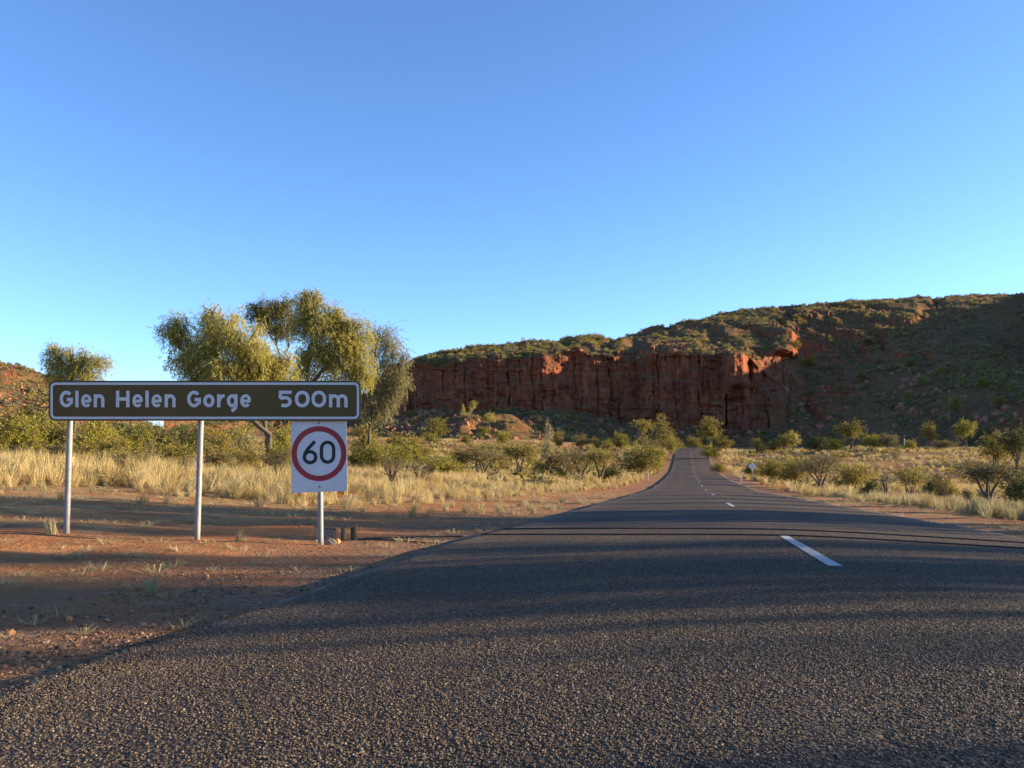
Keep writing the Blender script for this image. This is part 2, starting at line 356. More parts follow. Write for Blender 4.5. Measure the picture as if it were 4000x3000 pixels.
top = (kp, [1660, 1640, 1610, 1550, 1455, 1428, 1412, 1398, 1382, 1392, 1412, 1386, 1384, 1402, 1450, 1520, 1560, 1500, 1440, 1420, 1440, 1475, 1370, 1360],
       [290, 310, 332, 343, 345, 343, 340, 338, 337, 338, 346, 337, 335, 333, 335, 340, 346, 344, 340, 325, 308, 290, 262, 240])
mid = (kp, [1650, 1632, 1600, 1546, 1450, 1420, 1398, 1378, 1356, 1356, 1370, 1350, 1335, 1318, 1300, 1288, 1280, 1270, 1264, 1290, 1335, 1395, 1225, 1205],
       [305, 325, 345, 352, 354, 354, 357, 362, 369, 375, 384, 384, 390, 400, 406, 410, 412, 412, 406, 392, 374, 352, 315, 290])
skyl = (kp, [1642, 1624, 1592, 1542, 1446, 1412, 1390, 1367, 1340, 1322, 1312, 1300, 1278, 1244, 1234, 1227, 1219, 1212, 1206, 1200, 1196, 1190, 1140, 1110],
        [325, 345, 360, 366, 368, 372, 382, 400, 428, 446, 460, 474, 500, 530, 540, 548, 556, 566, 580, 590, 600, 610, 430, 420])
back = (kp, [1700]*24, [d+110 for d in skyl[2]])
hill, HG = loft('red_cliff_hill', px, [foot, bot, top, mid, skyl, back], [44, 70, 26, 40, 10], ([640, 1300, 1480, 2960, 3080, 3200, 5600], [0.3, 0.5, 1, 1, 0.7, 0.12, 0.12]), 3)
tag(hill, 'long red sandstone cliff under a scrubby hill, in shade beyond the road')
px2 = np.concatenate([np.arange(-2400, -300, 30), np.arange(-300, 700, 7.0)])
kp = [-2400, -900, -300, 0, 90, 180, 300, 450, 700]
h2, HG2 = loft('red_stony_hill', px2, [(kp, [1790]*9, [120]*3+[125, 128, 130, 132, 135, 140]),
    (kp, [1560, 1580, 1590, 1610, 1630, 1650, 1670, 1690, 1715], [145]*9),
    (kp, [1460, 1490, 1500, 1520, 1540, 1565, 1590, 1640, 1700], [165]*9),
    (kp, [1380, 1420, 1440, 1465, 1485, 1515, 1555, 1620, 1695], [185]*9),
    (kp, [1330, 1380, 1405, 1440, 1458, 1490, 1530, 1600, 1690], [210]*9),
    (kp, [1700]*9, [270]*9)], [20, 26, 20, 24, 8], ([-2400, 700], [0.25, 0.25]), 17, 0.55)
tag(h2, 'low red stony hill at the left edge, lit by the sun')

# ------------------------------------------------------------------ scatter (geometry-nodes instances for uncountable stuff)
def scatter_group(coll):
    g = bpy.data.node_groups.new('scatter_'+coll.name, 'GeometryNodeTree')
    g.interface.new_socket('Geometry', in_out='INPUT', socket_type='NodeSocketGeometry')
    g.interface.new_socket('Geometry', in_out='OUTPUT', socket_type='NodeSocketGeometry')
    gi = g.nodes.new('NodeGroupInput'); go = g.nodes.new('NodeGroupOutput')
    ci = g.nodes.new('GeometryNodeCollectionInfo'); ci.inputs[0].default_value = coll; ci.inputs[1].default_value = True; ci.inputs[2].default_value = True
    ip = g.nodes.new('GeometryNodeInstanceOnPoints'); ip.inputs['Pick Instance'].default_value = True
    def na(nm, typ):
        x = g.nodes.new('GeometryNodeInputNamedAttribute'); x.data_type = typ; x.inputs[0].default_value = nm; return x.outputs[0]
    L = g.links.new
    L(gi.outputs[0], ip.inputs['Points']); L(ci.outputs[0], ip.inputs['Instance']); L(na('idx', 'INT'), ip.inputs['Instance Index'])
    L(na('rot', 'FLOAT_VECTOR'), ip.inputs['Rotation']); L(na('scl', 'FLOAT_VECTOR'), ip.inputs['Scale']); L(ip.outputs[0], go.inputs[0])
    return g
def variants(name, objs):
    c = bpy.data.collections.new(name)
    for o in objs: c.objects.link(o)
    return c
def scatter(name, P, rot, scl, nvar, coll, label, idx=None):
    P = np.asarray(P); k = len(P)
    scl = np.asarray(scl, np.float32); scl = np.repeat(scl[:, None], 3, 1) if scl.ndim == 1 else scl
    idx = R.integers(0, nvar, k) if idx is None else idx
    o = build(name, P, [], None, attrs={'rot': ('FLOAT_VECTOR', rot.astype(np.float32)), 'scl': ('FLOAT_VECTOR', scl.astype(np.float32)), 'idx': ('INT', idx.astype(np.int32))})
    m = o.modifiers.new('scatter', 'NODES'); m.node_group = scatter_group(coll)
    tag(o, label, None, None, 'stuff'); return o

# ------------------------------------------------------------------ rocks
def rock_mesh(seed, sub=2, squash=(1, 0.8, 0.6), cuts=9):
    r = np.random.default_rng(seed); bm = bmesh.new(); bmesh.ops.create_icosphere(bm, subdivisions=sub, radius=1.0)
    V = np.array([v.co[:] for v in bm.verts]); F = np.array([[v.index for v in f.verts] for f in bm.faces]); bm.free()
    for _ in range(cuts):
        d = r.normal(size=3); d /= np.linalg.norm(d); h = r.uniform(0.55, 0.9); e = V@d-h; V = V-np.maximum(e, 0)[:, None]*d
    return V*np.array(squash)+0.03*r.normal(size=V.shape), F
# chips of the seal and pebbles of the verge: each stands proud of the binder
def stone_mat(name, stops, rough=0.7):
    m, t, out = mat(name); n = N(t); oi = n('ShaderNodeObjectInfo')
    c = n.ramp(oi.outputs['Random'], stops); g = n.noise(3.0, n('ShaderNodeTexCoord').outputs['Object'], 3)
    c = n.mix(1.0, c, n.ramp(g, [(0.3, (0.8,)*3), (0.7, (1.15,)*3)]), 'MULTIPLY'); finish(n, out, c, rough, None, 0.2); return m
m_chip = stone_mat('seal_chip', [(0.0, (0.043, 0.030, 0.019)), (0.5, (0.098, 0.069, 0.043)), (0.88, (0.16, 0.116, 0.071)), (1.0, (0.28, 0.21, 0.125))], 0.7)
m_peb = stone_mat('red_pebble', [(0.0, (0.08, 0.048, 0.03)), (0.5, (0.16, 0.092, 0.052)), (0.88, (0.28, 0.16, 0.08)), (1.0, (0.40, 0.27, 0.16))], 0.8)
chips = variants('seal_chips', [build('chip', *rock_mesh(50+i, 1, (1, 0.85, 0.7), 7), m_chip, link=False) for i in range(6)])
pebs = variants('verge_pebbles', [build('pebble', *rock_mesh(70+i, 1, (1, 0.85, 0.65), 7), m_peb, link=False) for i in range(6)])
def fan(n, y0, y1, pw=1.0):
    """random ground points inside the camera's view wedge (with margin), denser near"""
    Y = y0*(y1/y0)**(R.random(n)**pw); X = R.uniform(-0.72, 0.74, n)*Y; return X, Y
X, Y = fan(460000, 1.3, 10.0); s, t = st(X, Y)
k = (np.abs(t) < np.where(t < 0, edge(s, -1), edge(s, 1))-0.01+0.2*R.random(len(t))**8*(t < 0)) & (R.random(len(X)) < 17000/(460000/2.04/(1.46*Y*Y)))
k &= R.random(len(X)) < (1-0.4*np.exp(-((np.abs(np.abs(t)-1.5)-0.75)/0.3)**2))*(0.55+0.45*sstep(-0.35, 0.1, fbm(X*1.1, Y*1.1, 87, 4)))
X, Y, s, t = X[k], Y[k], s[k], t[k]; print('chips', len(X))
r_ = R.uniform(0.0024, 0.0054, len(X)); sc_ = np.stack([r_, r_, r_*0.8], -1)
scatter('seal_chips', np.stack([X, Y, np.where(np.abs(t) < HW-0.05, zroad(s, t), np.maximum(zroad(s, np.clip(t, -HW, HW))-0.3*np.maximum(np.abs(t)-HW+0.05, 0)-0.012, ground(X, Y)))+r_*0.12], -1), R.uniform(0, 6.28, (len(X), 3))*np.array([0.08, 0.08, 1]), sc_, 6, chips, 'loose grain of stone chips bedded in the road seal')
X, Y = fan(230000, 2.0, 24.0, 1.0); s, t = st(X, Y); a = np.abs(t); e = np.where(t < 0, edge(s, -1), edge(s, 1))
k = (a > e+0.02+0.25*R.random(len(a))**2) & (R.random(len(X)) < np.exp(-np.maximum(a-e-0.5, 0)/0.8)*0.9*sstep(-0.4, 0.3, fbm(X/0.8, Y/0.8, 99, 3))+0.02); X, Y = X[k], Y[k]
r_ = 0.003+0.009*R.random(len(X))**4+0.016*R.random(len(X))**40
scatter('verge_pebbles', np.stack([X, Y, ground(X, Y)+r_*0.25], -1), R.uniform(0, 6.28, (len(X), 3))*np.array([0.1, 0.1, 1]), r_, 6, pebs, 'red and tan pebbles strewn over the dirt shoulder')

# ------------------------------------------------------------------ foliage builders
def unit(v): return v/(np.linalg.norm(v, axis=-1, keepdims=True)+1e-9)
def leaf_quads(P, D, L, Wd, r):
    k = len(P); D = unit(D); S = unit(np.cross(D, r.normal(size=(k, 3)))); m = P+D*(L*0.5)[:, None]
    V = np.stack([P, m+S*(Wd*0.5)[:, None], P+D*L[:, None], m-S*(Wd*0.5)[:, None]], 1).reshape(-1, 3)
    return V, np.arange(k*4).reshape(k, 4)
def bez(a, b, c, n=7):
    f = np.linspace(0, 1, n)[:, None]; return a*(1-f)**2+2*b*f*(1-f)+c*f**2
def foliage_plant(seed, lobes, stems, leaf, nleaf, droop=0.3, spread=0.16, nsub=9, sprig=(8, 0.35), r0=0.06, twig=True):
    """lobes: (centre xyz, radii xyz, stem index, fraction of leaves); stems: list of (polyline, base radius).
       Leaves hang in sprigs off sub-branches inside every lobe. leaf=(length,width)."""
    r = np.random.default_rng(seed); wood = MB(); VL = MB(); tot = sum(l[3] for l in lobes)
    for P, rr in stems:
        P = np.array(P, float); wood.add(*tube(P, rr*np.linspace(1, 0.55, len(P)), 7))
    for c, ra, si, fr in lobes:
        c = np.array(c, float); ra = np.array(ra, float); P, rr = stems[si]; P = np.array(P, float)
        a = P[-1] if r.random() < 0.75 else P[max(len(P)-2, 0)]
        dd = np.linalg.norm(c-a); mid = (a+c)/2+np.array([0, 0, 0.12*dd])+r.normal(size=3)*0.07*dd
        B = bez(a, mid, c+np.array([0, 0, -0.1*ra[2]])); rb = max(rr*0.5, 0.012); wood.add(*tube(B, np.linspace(rb, rb*0.45, 7), 5))
        n = int(nleaf*fr/tot); subs = []
        for q in range(nsub):
            p0 = B[r.integers(3, 7)]; d = unit(r.normal(size=3)*np.array([1, 1, 0.75])+np.array([0, 0, 0.22])); p2 = c+d*ra*r.uniform(0.7, 1.0)
            m = (p0+p2)/2+r.normal(size=3)*0.08*np.mean(ra)+np.array([0, 0, 0.1*ra[2]]); S = bez(p0, m, p2, 9); subs.append(S)
            wood.add(*tube(S, np.linspace(rb*0.42, 0.004, 9), 4, False))
        S = np.array(subs); ns = max(n//sprig[0], 1)
        i = r.integers(0, nsub, ns); u = np.clip(r.beta(2.0, 1.1, ns), 0.15, 1)*8; k0 = np.minimum(u.astype(int), 7); f = (u-k0)[:, None]
        root = S[i, k0]*(1-f)+S[i, k0+1]*f; base = root+r.normal(size=(ns, 3))*spread*ra
        od = unit(base-c+r.normal(size=(ns, 3))*0.3*ra)
        sd = unit(od*(1-droop)+np.array([0, 0, -1.0])*droop+r.normal(size=(ns, 3))*0.30); sl_ = sprig[1]*r.uniform(0.5, 1.3, ns)
        m = sprig[0]; uu = r.random((ns, m))
        LP = base[:, None]+sd[:, None]*(uu*sl_[:, None])[..., None]+np.array([0, 0, -1.0])*(droop*0.5*uu**2*sl_[:, None])[..., None]+r.normal(size=(ns, m, 3))*0.04*sl_[:, None, None]
        LD = sd[:, None]+r.normal(size=(ns, m, 3))*0.55+np.array([0, 0, -0.5*droop])
        k = ns*m; VL.add(*leaf_quads(LP.reshape(-1, 3), LD.reshape(-1, 3), leaf[0]*r.uniform(0.6, 1.35, k), leaf[1]*r.uniform(0.7, 1.3, k), r))
        if twig and len(base):
            q = root[::3]; e = base[::3]+sd[::3]*sl_[::3, None]*0.7
            V = np.stack([q, q+np.array([0.006, 0, 0]), e], 1).reshape(-1, 3); wood.add(V, np.arange(len(V)).reshape(-1, 3))
    return wood.get(), VL.get()

m_bark = simple('dark_bark', (0.11, 0.085, 0.065), 0.95, 0.1, var=0.4, scale=14, bump=0.5)
m_twig = simple('grey_brown_twigs', (0.12, 0.085, 0.06), 0.95, 0.1, var=0.35, scale=10)
L_gold = leafmat('weeping_wattle_leaf', [(0.17, 0.155, 0.045), (0.33, 0.29, 0.075), (0.48, 0.42, 0.11), (0.58, 0.51, 0.17)], 0.5)
L_grey = leafmat('grey_wattle_leaf', [(0.17, 0.155, 0.07), (0.30, 0.265, 0.12), (0.43, 0.385, 0.19)], 0.3)
L_olive = leafmat('olive_bush_leaf', [(0.095, 0.085, 0.024), (0.20, 0.17, 0.042), (0.31, 0.25, 0.058), (0.39, 0.31, 0.09)], 0.3)
L_hill = leafmat('hill_scrub_leaf', [(0.10, 0.09, 0.05), (0.17, 0.15, 0.082), (0.24, 0.21, 0.115), (0.19, 0.17, 0.075)], 0.2)
L_lime = leafmat('lime_bush_leaf', [(0.15, 0.145, 0.028), (0.26, 0.235, 0.042), (0.36, 0.315, 0.062)], 0.35)
L_brown = leafmat('brown_bush_leaf', [(0.105, 0.083, 0.042), (0.195, 0.150, 0.068), (0.270, 0.217, 0.090), (0.240, 0.225, 0.075)], 0.25)
L_dark = leafmat('dark_bush_leaf', [(0.049, 0.059, 0.024), (0.105, 0.116, 0.039), (0.176, 0.167, 0.057)], 0.25)

def plant_object(name, data, wm, lm, loc, label, cat, group=None, rz=0, woodname='trunk', leafname='crown'):
    (Vw, Fw), (Vl, Fl) = data
    e = empty(name, loc, rz); tag(e, label, cat, group)
    build(woodname, Vw, Fw, wm, e, True); build(leafname, Vl, Fl, lm, e); return e
# ------------------------------------------------------------------ hero trees behind the sign
def hero(name, seed, Y, basepx, basey, fork, lobes, leafm, nleaf, label, r0=0.17, depth=0.75, leaf=(0.20, 0.028), droop=0.62):
    """all positions given on the photo and turned into metres at distance Y; lobes (px,py,rx,ry,dy)"""
    b = ray(basepx, basey, Y); b[2] = ground(b[0], b[1])-0.05; u = Y/FPX; stems = []
    for fk in fork:                                    # each fork: list of photo points from the base upwards
        P = [np.zeros(3)]
        for q in fk: w = ray(q[0], q[1], Y+q[2]); P.append(w-b)
        P = np.array(P); f = np.linspace(0, 1, len(P)); g = np.linspace(0, 1, 4*len(P)-3)
        Q = np.stack([np.interp(g, f, P[:, k]) for k in range(3)], 1); Q[1:-1] += np.random.default_rng(seed).normal(size=Q[1:-1].shape)*0.04
        stems.append((Q, r0/math.sqrt(len(fork)/1.6)))
    LB = []
    for (qx, qy, rx, ry, dy, si) in lobes:
        c = ray(qx, qy, Y+dy)-b; LB.append((c, (1.18*rx*u, 0.5*(rx+ry)*u*depth, 1.18*ry*u), si, rx*ry))
    return plant_object(name, foliage_plant(seed, LB, stems, leaf, nleaf, droop, 0.15, 24, (10, 0.5), r0), m_bark, leafm, b, label, 'tree')
hero('weeping_tree', 1, 43, 1045, 1860, [[(1050, 1760, 0), (1035, 1650, 0), (985, 1520, 0)], [(1055, 1700, 0), (900, 1560, -.5), (790, 1470, -.5)]],
     [(700, 1275, 62, 58, 0, 1), (735, 1400, 70, 75, 0, 1), (790, 1330, 75, 70, -.6, 1), (880, 1290, 85, 85, 0, 1), (960, 1345, 95, 90, -.8, 0), (1050, 1400, 80, 70, 0, 0), (860, 1410, 85, 75, -.8, 1), (950, 1450, 110, 55, -.3, 0), (760, 1500, 60, 60, 0, 1), (1060, 1490, 75, 65, 0, 0), (1120, 1440, 60, 70, 0, 0), (1000, 1420, 80, 60, .6, 0), (660, 1300, 36, 45, 0, 1), (830, 1215, 45, 35, .5, 1)],
     L_gold, 72000, 'wide weeping golden green tree, leftmost of the big clump behind the brown sign')
hero('weeping_tree', 2, 59, 1110, 1850, [[(1110, 1700, 0), (1105, 1500, 0), (1092, 1390, 0), (1080, 1340, 0)], [(1100, 1420, 0), (1130, 1350, 0)]],
     [(1010, 1220, 50, 42, 0, 0), (1045, 1195, 55, 50, 0, 0), (1100, 1180, 45, 45, 0, 0), (1060, 1260, 60, 45, 0, 0), (1130, 1230, 40, 50, 0, 1), (985, 1190, 28, 20, 0, 0), (1115, 1290, 35, 35, 0, 1)],
     L_olive, 18000, 'dark green tree top with bare forked limbs, between the two golden trees', 0.10)
hero('weeping_tree', 3, 51, 1180, 1850, [[(1185, 1650, 0), (1195, 1480, 0), (1215, 1390, 0), (1225, 1330, 0)], [(1190, 1540, 0), (1260, 1440, -.3), (1330, 1370, -.3)]],
     [(1215, 1180, 62, 52, 0, 0), (1180, 1250, 48, 60, 0, 0), (1250, 1260, 75, 75, -.4, 0), (1330, 1255, 62, 60, 0, 1), (1380, 1310, 70, 75, 0, 1), (1310, 1350, 85, 75, -.6, 1), (1400, 1400, 60, 65, 0, 1), (1240, 1390, 70, 70, 0, 0), (1330, 1455, 85, 55, 0, 1), (1215, 1145, 40, 22, 0, 0), (1200, 1460, 60, 50, .4, 0), (1420, 1480, 45, 50, 0, 1)],
     L_gold, 68000, 'tallest golden weeping tree rising above the right half of the brown sign')
hero('weeping_tree', 4, 60, 1440, 1830, [[(1440, 1700, 0), (1450, 1600, 0), (1460, 1500, 0)], [(1445, 1640, 0), (1500, 1540, 0), (1530, 1480, 0)]],
     [(1470, 1330, 52, 62, 0, 0), (1520, 1310, 50, 48, 0, 0), (1540, 1380, 45, 60, 0, 0), (1480, 1420, 45, 60, 0, 0), (1560, 1450, 40, 55, 0, 1), (1500, 1500, 65, 55, 0, 1), (1570, 1500, 42, 45, 0, 1), (1470, 1560, 55, 50, 0, 0), (1590, 1400, 14, 45, 0, 1), (1530, 1555, 35, 30, 0, 1), (1455, 1620, 45, 45, 0, 0), (1500, 1610, 40, 40, 0, 1), (1430, 1500, 45, 60, 0, 0)],
     L_grey, 30000, 'thin greyish weeping tree at the right end of the brown sign, against the cliff', 0.09)
hero('weeping_tree', 5, 60, 290, 1800, [[(290, 1650, 0), (280, 1540, 0), (285, 1480, 0)]],
     [(225, 1385, 55, 45, 0, 0), (200, 1430, 45, 50, 0, 0), (280, 1385, 50, 42, 0, 0), (345, 1400, 55, 45, 0, 0), (395, 1410, 42, 48, 0, 0), (300, 1450, 70, 50, 0, 0), (240, 1480, 50, 45, 0, 0), (200, 1350, 30, 20, 0, 0), (360, 1470, 50, 45, 0, 0)],
     L_gold, 22000, 'small weeping tree standing alone above the left end of the brown sign', 0.11)

# ------------------------------------------------------------------ shrub and tree kinds (unit height 1, unit width about 1)
def kind_data(kind, seed):
    r = np.random.default_rng(seed)
    def lobes(n, rx, rz, z0, z1, rad):
        o = []
        for i in range(n):
            a = 6.283*(i+r.random()*0.7)/n; d = rad*(0.35+0.65*r.random()); z = r.uniform(z0, z1)
            o.append(((d*math.cos(a), d*math.sin(a), z), (rx*r.uniform(0.8, 1.25), rx*r.uniform(0.8, 1.25), rz*r.uniform(0.8, 1.2)), i % 3, 1))
        return o
    def stems(n, h, lean, rr):
        o = []
        for i in range(n):
            a = 6.283*(i+0.5*r.random())/n; P = np.array([[0, 0, 0], [0.3*lean*math.cos(a), 0.3*lean*math.sin(a), h*0.5], [lean*math.cos(a), lean*math.sin(a), h]]); P[1:] += r.normal(size=(2, 3))*0.02
            o.append((np.stack([np.interp(np.linspace(0, 2, 6), [0, 1, 2], P[:, k]) for k in range(3)], 1), rr))
        return o
    if kind == 'bush': return foliage_plant(seed, lobes(8, 0.24, 0.24, 0.28, 0.76, 0.30), stems(3, 0.3, 0.12, 0.020), (0.060, 0.015), 5200, 0.02, 0.22, 9, (8, 0.13)), m_twig
    if kind == 'open': return foliage_plant(seed, lobes(9, 0.22, 0.17, 0.52, 0.84, 0.34), stems(4, 0.45, 0.16, 0.026), (0.045, 0.011), 4200, 0.05, 0.22, 10, (8, 0.13)), m_bark
    if kind == 'tree': return foliage_plant(seed, lobes(7, 0.20, 0.17, 0.45, 0.86, 0.22)+[((0, 0, 0.84), (0.2, 0.2, 0.15), 0, 1)], stems(3, 0.42, 0.06, 0.024), (0.050, 0.013), 4200, 0.25, 0.2, 9, (8, 0.11)), m_bark
    if kind == 'tall': return foliage_plant(seed, [((0.0, 0, z), (0.22*w, 0.22*w, 0.13), 0, w) for z, w in ((0.25, 1.5), (0.4, 1.7), (0.55, 1.4), (0.7, 1.1), (0.85, 0.8), (0.94, 0.4))]+[((0.25, 0.05, 0.33), (0.2, 0.2, 0.14), 0, 1), ((-0.25, 0.0, 0.3), (0.2, 0.2, 0.14), 0, 1)], [(np.array([[0, 0, 0], [0.02, 0, 0.3], [0, 0, 0.6], [0.01, 0, 0.88]]), 0.02)], (0.04, 0.011), 4800, 0.15, 0.2, 8, (8, 0.09)), m_bark
    if kind == 'umbrella': return foliage_plant(seed, [((x, y, z), (0.22, 0.22, 0.11), 0, 1) for x, y, z in ((0, 0, 0.86), (0.24, 0, 0.84), (-0.24, 0.05, 0.82), (0.05, -.2, 0.85), (0.1, .2, 0.8))]+[((0.15, 0, 0.33), (0.24, 0.24, 0.16), 0, 1), ((-0.2, 0, 0.3), (0.22, 0.22, 0.15), 0, 1)], [(np.array([[0, 0, 0], [0.03, 0, 0.3], [0, 0, 0.6], [0.0, 0, 0.75]]), 0.02)], (0.045, 0.012), 3600, 0.1, 0.2, 8, (8, 0.1)), m_bark
    if kind == 'dead':
        w = MB()
        for i in range(16):
            a = r.random()*6.283; P = bez(np.zeros(3), np.array([0.1*math.cos(a), 0.1*math.sin(a), 0.5]), np.array([0.45*r.random()*math.cos(a), 0.45*r.random()*math.sin(a), r.uniform(0.6, 1)]), 7); w.add(*tube(P, np.linspace(0.014, 0.003, 7), 4))
            for q in range(7):
                s0 = P[r.integers(2, 6)]; e = s0+r.normal(size=3)*np.array([0.13, 0.13, 0.08])+np.array([0, 0, 0.12]); w.add(*tube(bez(s0, (s0+e)/2+r.normal(size=3)*0.02, e, 4), np.linspace(0.006, 0.002, 4), 3, False))
        n = 260; P = r.normal(size=(n, 3))*np.array([0.2, 0.2, 0.16])+np.array([0, 0, 0.7])
        return (w.get(), leaf_quads(P, r.normal(size=(n, 3)), np.full(n, 0.05), np.full(n, 0.012), r)), m_twig
KD = {}
LEAF = {'olive': L_olive, 'lime': L_lime, 'brown': L_brown, 'dark': L_dark, 'gold': L_gold, 'grey': L_grey}
def plant(kind, tone, var, loc, w, h, label, name=None, rz=None, cat=None, group=None):
    key = (kind, tone, var)
    if key not in KD:
        (d, wm) = kind_data(kind, 900+hash_(kind)*13+var*7); (Vw, Fw), (Vl, Fl) = d
        ext = np.percentile(np.abs(np.concatenate([Vl[:, 0], Vl[:, 1]])), 97)*2; top = np.percentile(Vl[:, 2], 99)
        a = build('trunk', Vw/np.array([ext, ext, top]), Fw, wm, None, True, False); b = build('crown', Vl/np.array([ext, ext, top]), Fl, LEAF[tone], None, False, False); KD[key] = (a, b)
    shrub = kind in ('bush', 'open', 'dead')
    e = empty(name or {'bush': 'bush', 'open': 'open_shrub', 'dead': 'dead_shrub', 'tree': 'small_tree', 'tall': 'upright_tree', 'umbrella': 'flat_topped_tree'}[kind], loc, R.uniform(0, 6.28) if rz is None else rz)
    e.scale = (w, w, h); tag(e, label, cat or ('shrub' if shrub else 'tree'), group)
    for o, nm in zip(KD[key], ('stems' if shrub else 'trunk', 'foliage' if shrub else 'crown')):
        c = o.copy(); c.name = nm; COL.objects.link(c); c.parent = e
    return e
def hash_(s_): return sum(ord(ch)*(i+1) for i, ch in enumerate(s_)) % 97
def P_(kind, tone, px, yb, w, yt, label, Y=None, **kw):
    Y = Y or ground_hit(px, yb); p = ray(px, yb, Y); z = float(ground(p[0], p[1])); top = ray(px, yt, Y)[2]
    return plant(kind, tone, int(px) % 3, (p[0], p[1], z-0.03), w*Y/FPX, max(top-z, 0.3), label, **kw)

# ------------------------------------------------------------------ roadside shrubs and trees, left to right
B_ = lambda *a, **k: P_('bush', *a, **k)
O_ = lambda *a, **k: P_('open', *a, **k)
T_r = lambda *a, **k: P_('tree', *a, **k)
D_ = lambda *a, **k: P_('dead', *a, **k)
B_('olive', 20, 1800, 230, 1611, 'big olive bush cut by the left edge of the picture', Y=40)
B_('lime', 100, 1800, 150, 1620, 'yellow green bush in front of the left hill, left of the sign panel', Y=36)
B_('dark', 130, 1790, 120, 1583, 'dark bush half hidden behind the left end of the sign panel', Y=48)
B_('olive', 205, 1810, 130, 1643, 'olive bush just left of the first sign post', Y=38)
B_('brown', 215, 1830, 170, 1731, 'low brownish bush at the foot of the bushes left of the first post', Y=32)
B_('lime', 350, 1810, 190, 1657, 'yellow green bush just right of the first sign post', Y=38)
B_('olive', 430, 1815, 150, 1702, 'olive bush between the first sign post and the thin dead sapling', Y=36)
B_('lime', 520, 1810, 150, 1661, 'bright bush left of the thin dead sapling, under the sign', Y=42)
D_('brown', 578, 1840, 70, 1678, 'thin dead sapling seen under the middle of the brown sign', Y=34)
B_('brown', 480, 1830, 200, 1753, 'low brown shrub in the tall grass between the first two posts', Y=31)
B_('dark', 640, 1800, 130, 1656, 'dark bush right of the dead sapling, tucked under the sign', Y=52)
B_('dark', 735, 1800, 130, 1656, 'dark bush behind the middle sign post, under the panel', Y=62)
B_('olive', 690, 1820, 170, 1730, 'olive bush just left of the middle sign post', Y=38)
B_('olive', 850, 1800, 120, 1678, 'olive bush just right of the middle sign post', Y=46)
B_('olive', 955, 1790, 110, 1664, 'rounded olive bush in front of the dark gap under the big trees', Y=56)
B_('grey', 965, 1775, 90, 1696, 'pale grey spiky shrub in front of the dark gap under the trees', Y=50)
B_('brown', 860, 1830, 170, 1758, 'low grey brown shrub at the back of the grass beside the middle post', Y=34)
B_('olive', 960, 1830, 150, 1749, 'low olive shrub at the back of the grass below the pale grey shrub', Y=36)
B_('lime', 1100, 1830, 130, 1668, 'green bush hugging the dark trunk left of the speed sign', Y=39)
O_('brown', 1090, 1840, 120, 1750, 'brown twiggy shrub between the dark trunk and the speed sign', Y=33)
B_('olive', 1430, 1755, 110, 1652, 'round olive bush on the rise right of the speed sign top', Y=95)
B_('lime', 1470, 1825, 150, 1730, 'yellow green bush beside the right edge of the speed sign', Y=58)
B_('dark', 1400, 1815, 110, 1740, 'dark low shrub touching the right edge of the speed sign', Y=60)
B_('lime', 1560, 1825, 130, 1730, 'yellow green bush second to the right of the speed sign', Y=62)
B_('olive', 1625, 1822, 140, 1700, 'tall olive bush midway between the speed sign and the brown open shrub', Y=66)
D_('grey', 1530, 1880, 170, 1760, 'leafless grey twiggy shrub standing in the gold grass right of the speed sign', Y=34)
D_('grey', 1640, 1880, 130, 1770, 'thin leafless shrub right of the larger leafless one in the grass', Y=37)
B_('lime', 1710, 1845, 170, 1775, 'broad yellow bush in the grass left of the small green tree', Y=52)
T_r('olive', 1810, 1862, 110, 1750, 'small green tree with thin pale stems left of the brown open shrub')
O_('brown', 1885, 1868, 165, 1735, 'brown open crowned shrub with dark curved trunk left of centre')
O_('olive', 2030, 1866, 150, 1720, 'open shrub with dark stems and greener top, right of the brown one')
B_('olive', 1950, 1850, 90, 1775, 'small olive bush between the two open shrubs', Y=75)
B_('lime', 2110, 1848, 90, 1795, 'low green bush right of the greener topped open shrub', Y=72)
B_('brown', 2185, 1855, 160, 1762, 'brown rounded bush left of the dense twiggy one', Y=70)
O_('brown', 2270, 1872, 180, 1755, 'dense brown twiggy shrub left of the guide post, widest of its row')
O_('olive', 2345, 1868, 130, 1745, 'leaning open shrub with dark stem right of the dense twiggy one', Y=64)
B_('dark', 2385, 1858, 80, 1808, 'small dark green bush beneath the leaning open shrub', Y=66)
B_('lime', 2195, 1850, 40, 1822, 'tiny bright green bush at the foot of the brown row', Y=64)
B_('olive', 2500, 1852, 170, 1738, 'big rounded olive bush beside the road, left of the far trees', Y=85)
B_('lime', 2570, 1815, 50, 1755, 'small bright bush at the right shoulder of the big rounded roadside bush', Y=105)
P_('tall', 'grey', 2142, 1800, 62, 1655, 'narrow pale upright tree standing alone on the grassy rise', Y=105)
B_('brown', 2070, 1790, 60, 1745, 'small brown bush left of the narrow pale tree', Y=115)
# far rise, left of the road
T_r('olive', 1710, 1725, 80, 1632, 'rounded tree at the foot of the cliff, left of the scree mound', Y=165)
B_('lime', 1680, 1728, 60, 1690, 'bright low bush under the rounded tree at the cliff foot', Y=160)
B_('lime', 1968, 1728, 55, 1685, 'bright green bush on the rise below the scree mound', Y=165)
B_('olive', 1545, 1735, 70, 1695, 'olive bush on the rise below the sunlit boulders', Y=150)
B_('olive', 1820, 1735, 50, 1698, 'small olive bush on the rise, left of the bright green bush', Y=160)
B_('olive', 2182, 1740, 40, 1690, 'small bush on the rise just right of the narrow pale tree', Y=165)
B_('brown', 2268, 1742, 70, 1696, 'brownish bush on the rise between the narrow tree and the road', Y=165)
B_('olive', 2330, 1745, 50, 1710, 'small round bush on the rise right of the brownish one', Y=165)
B_('lime', 2420, 1752, 75, 1692, 'bright bush on the rise left of the flat topped tree', Y=165)
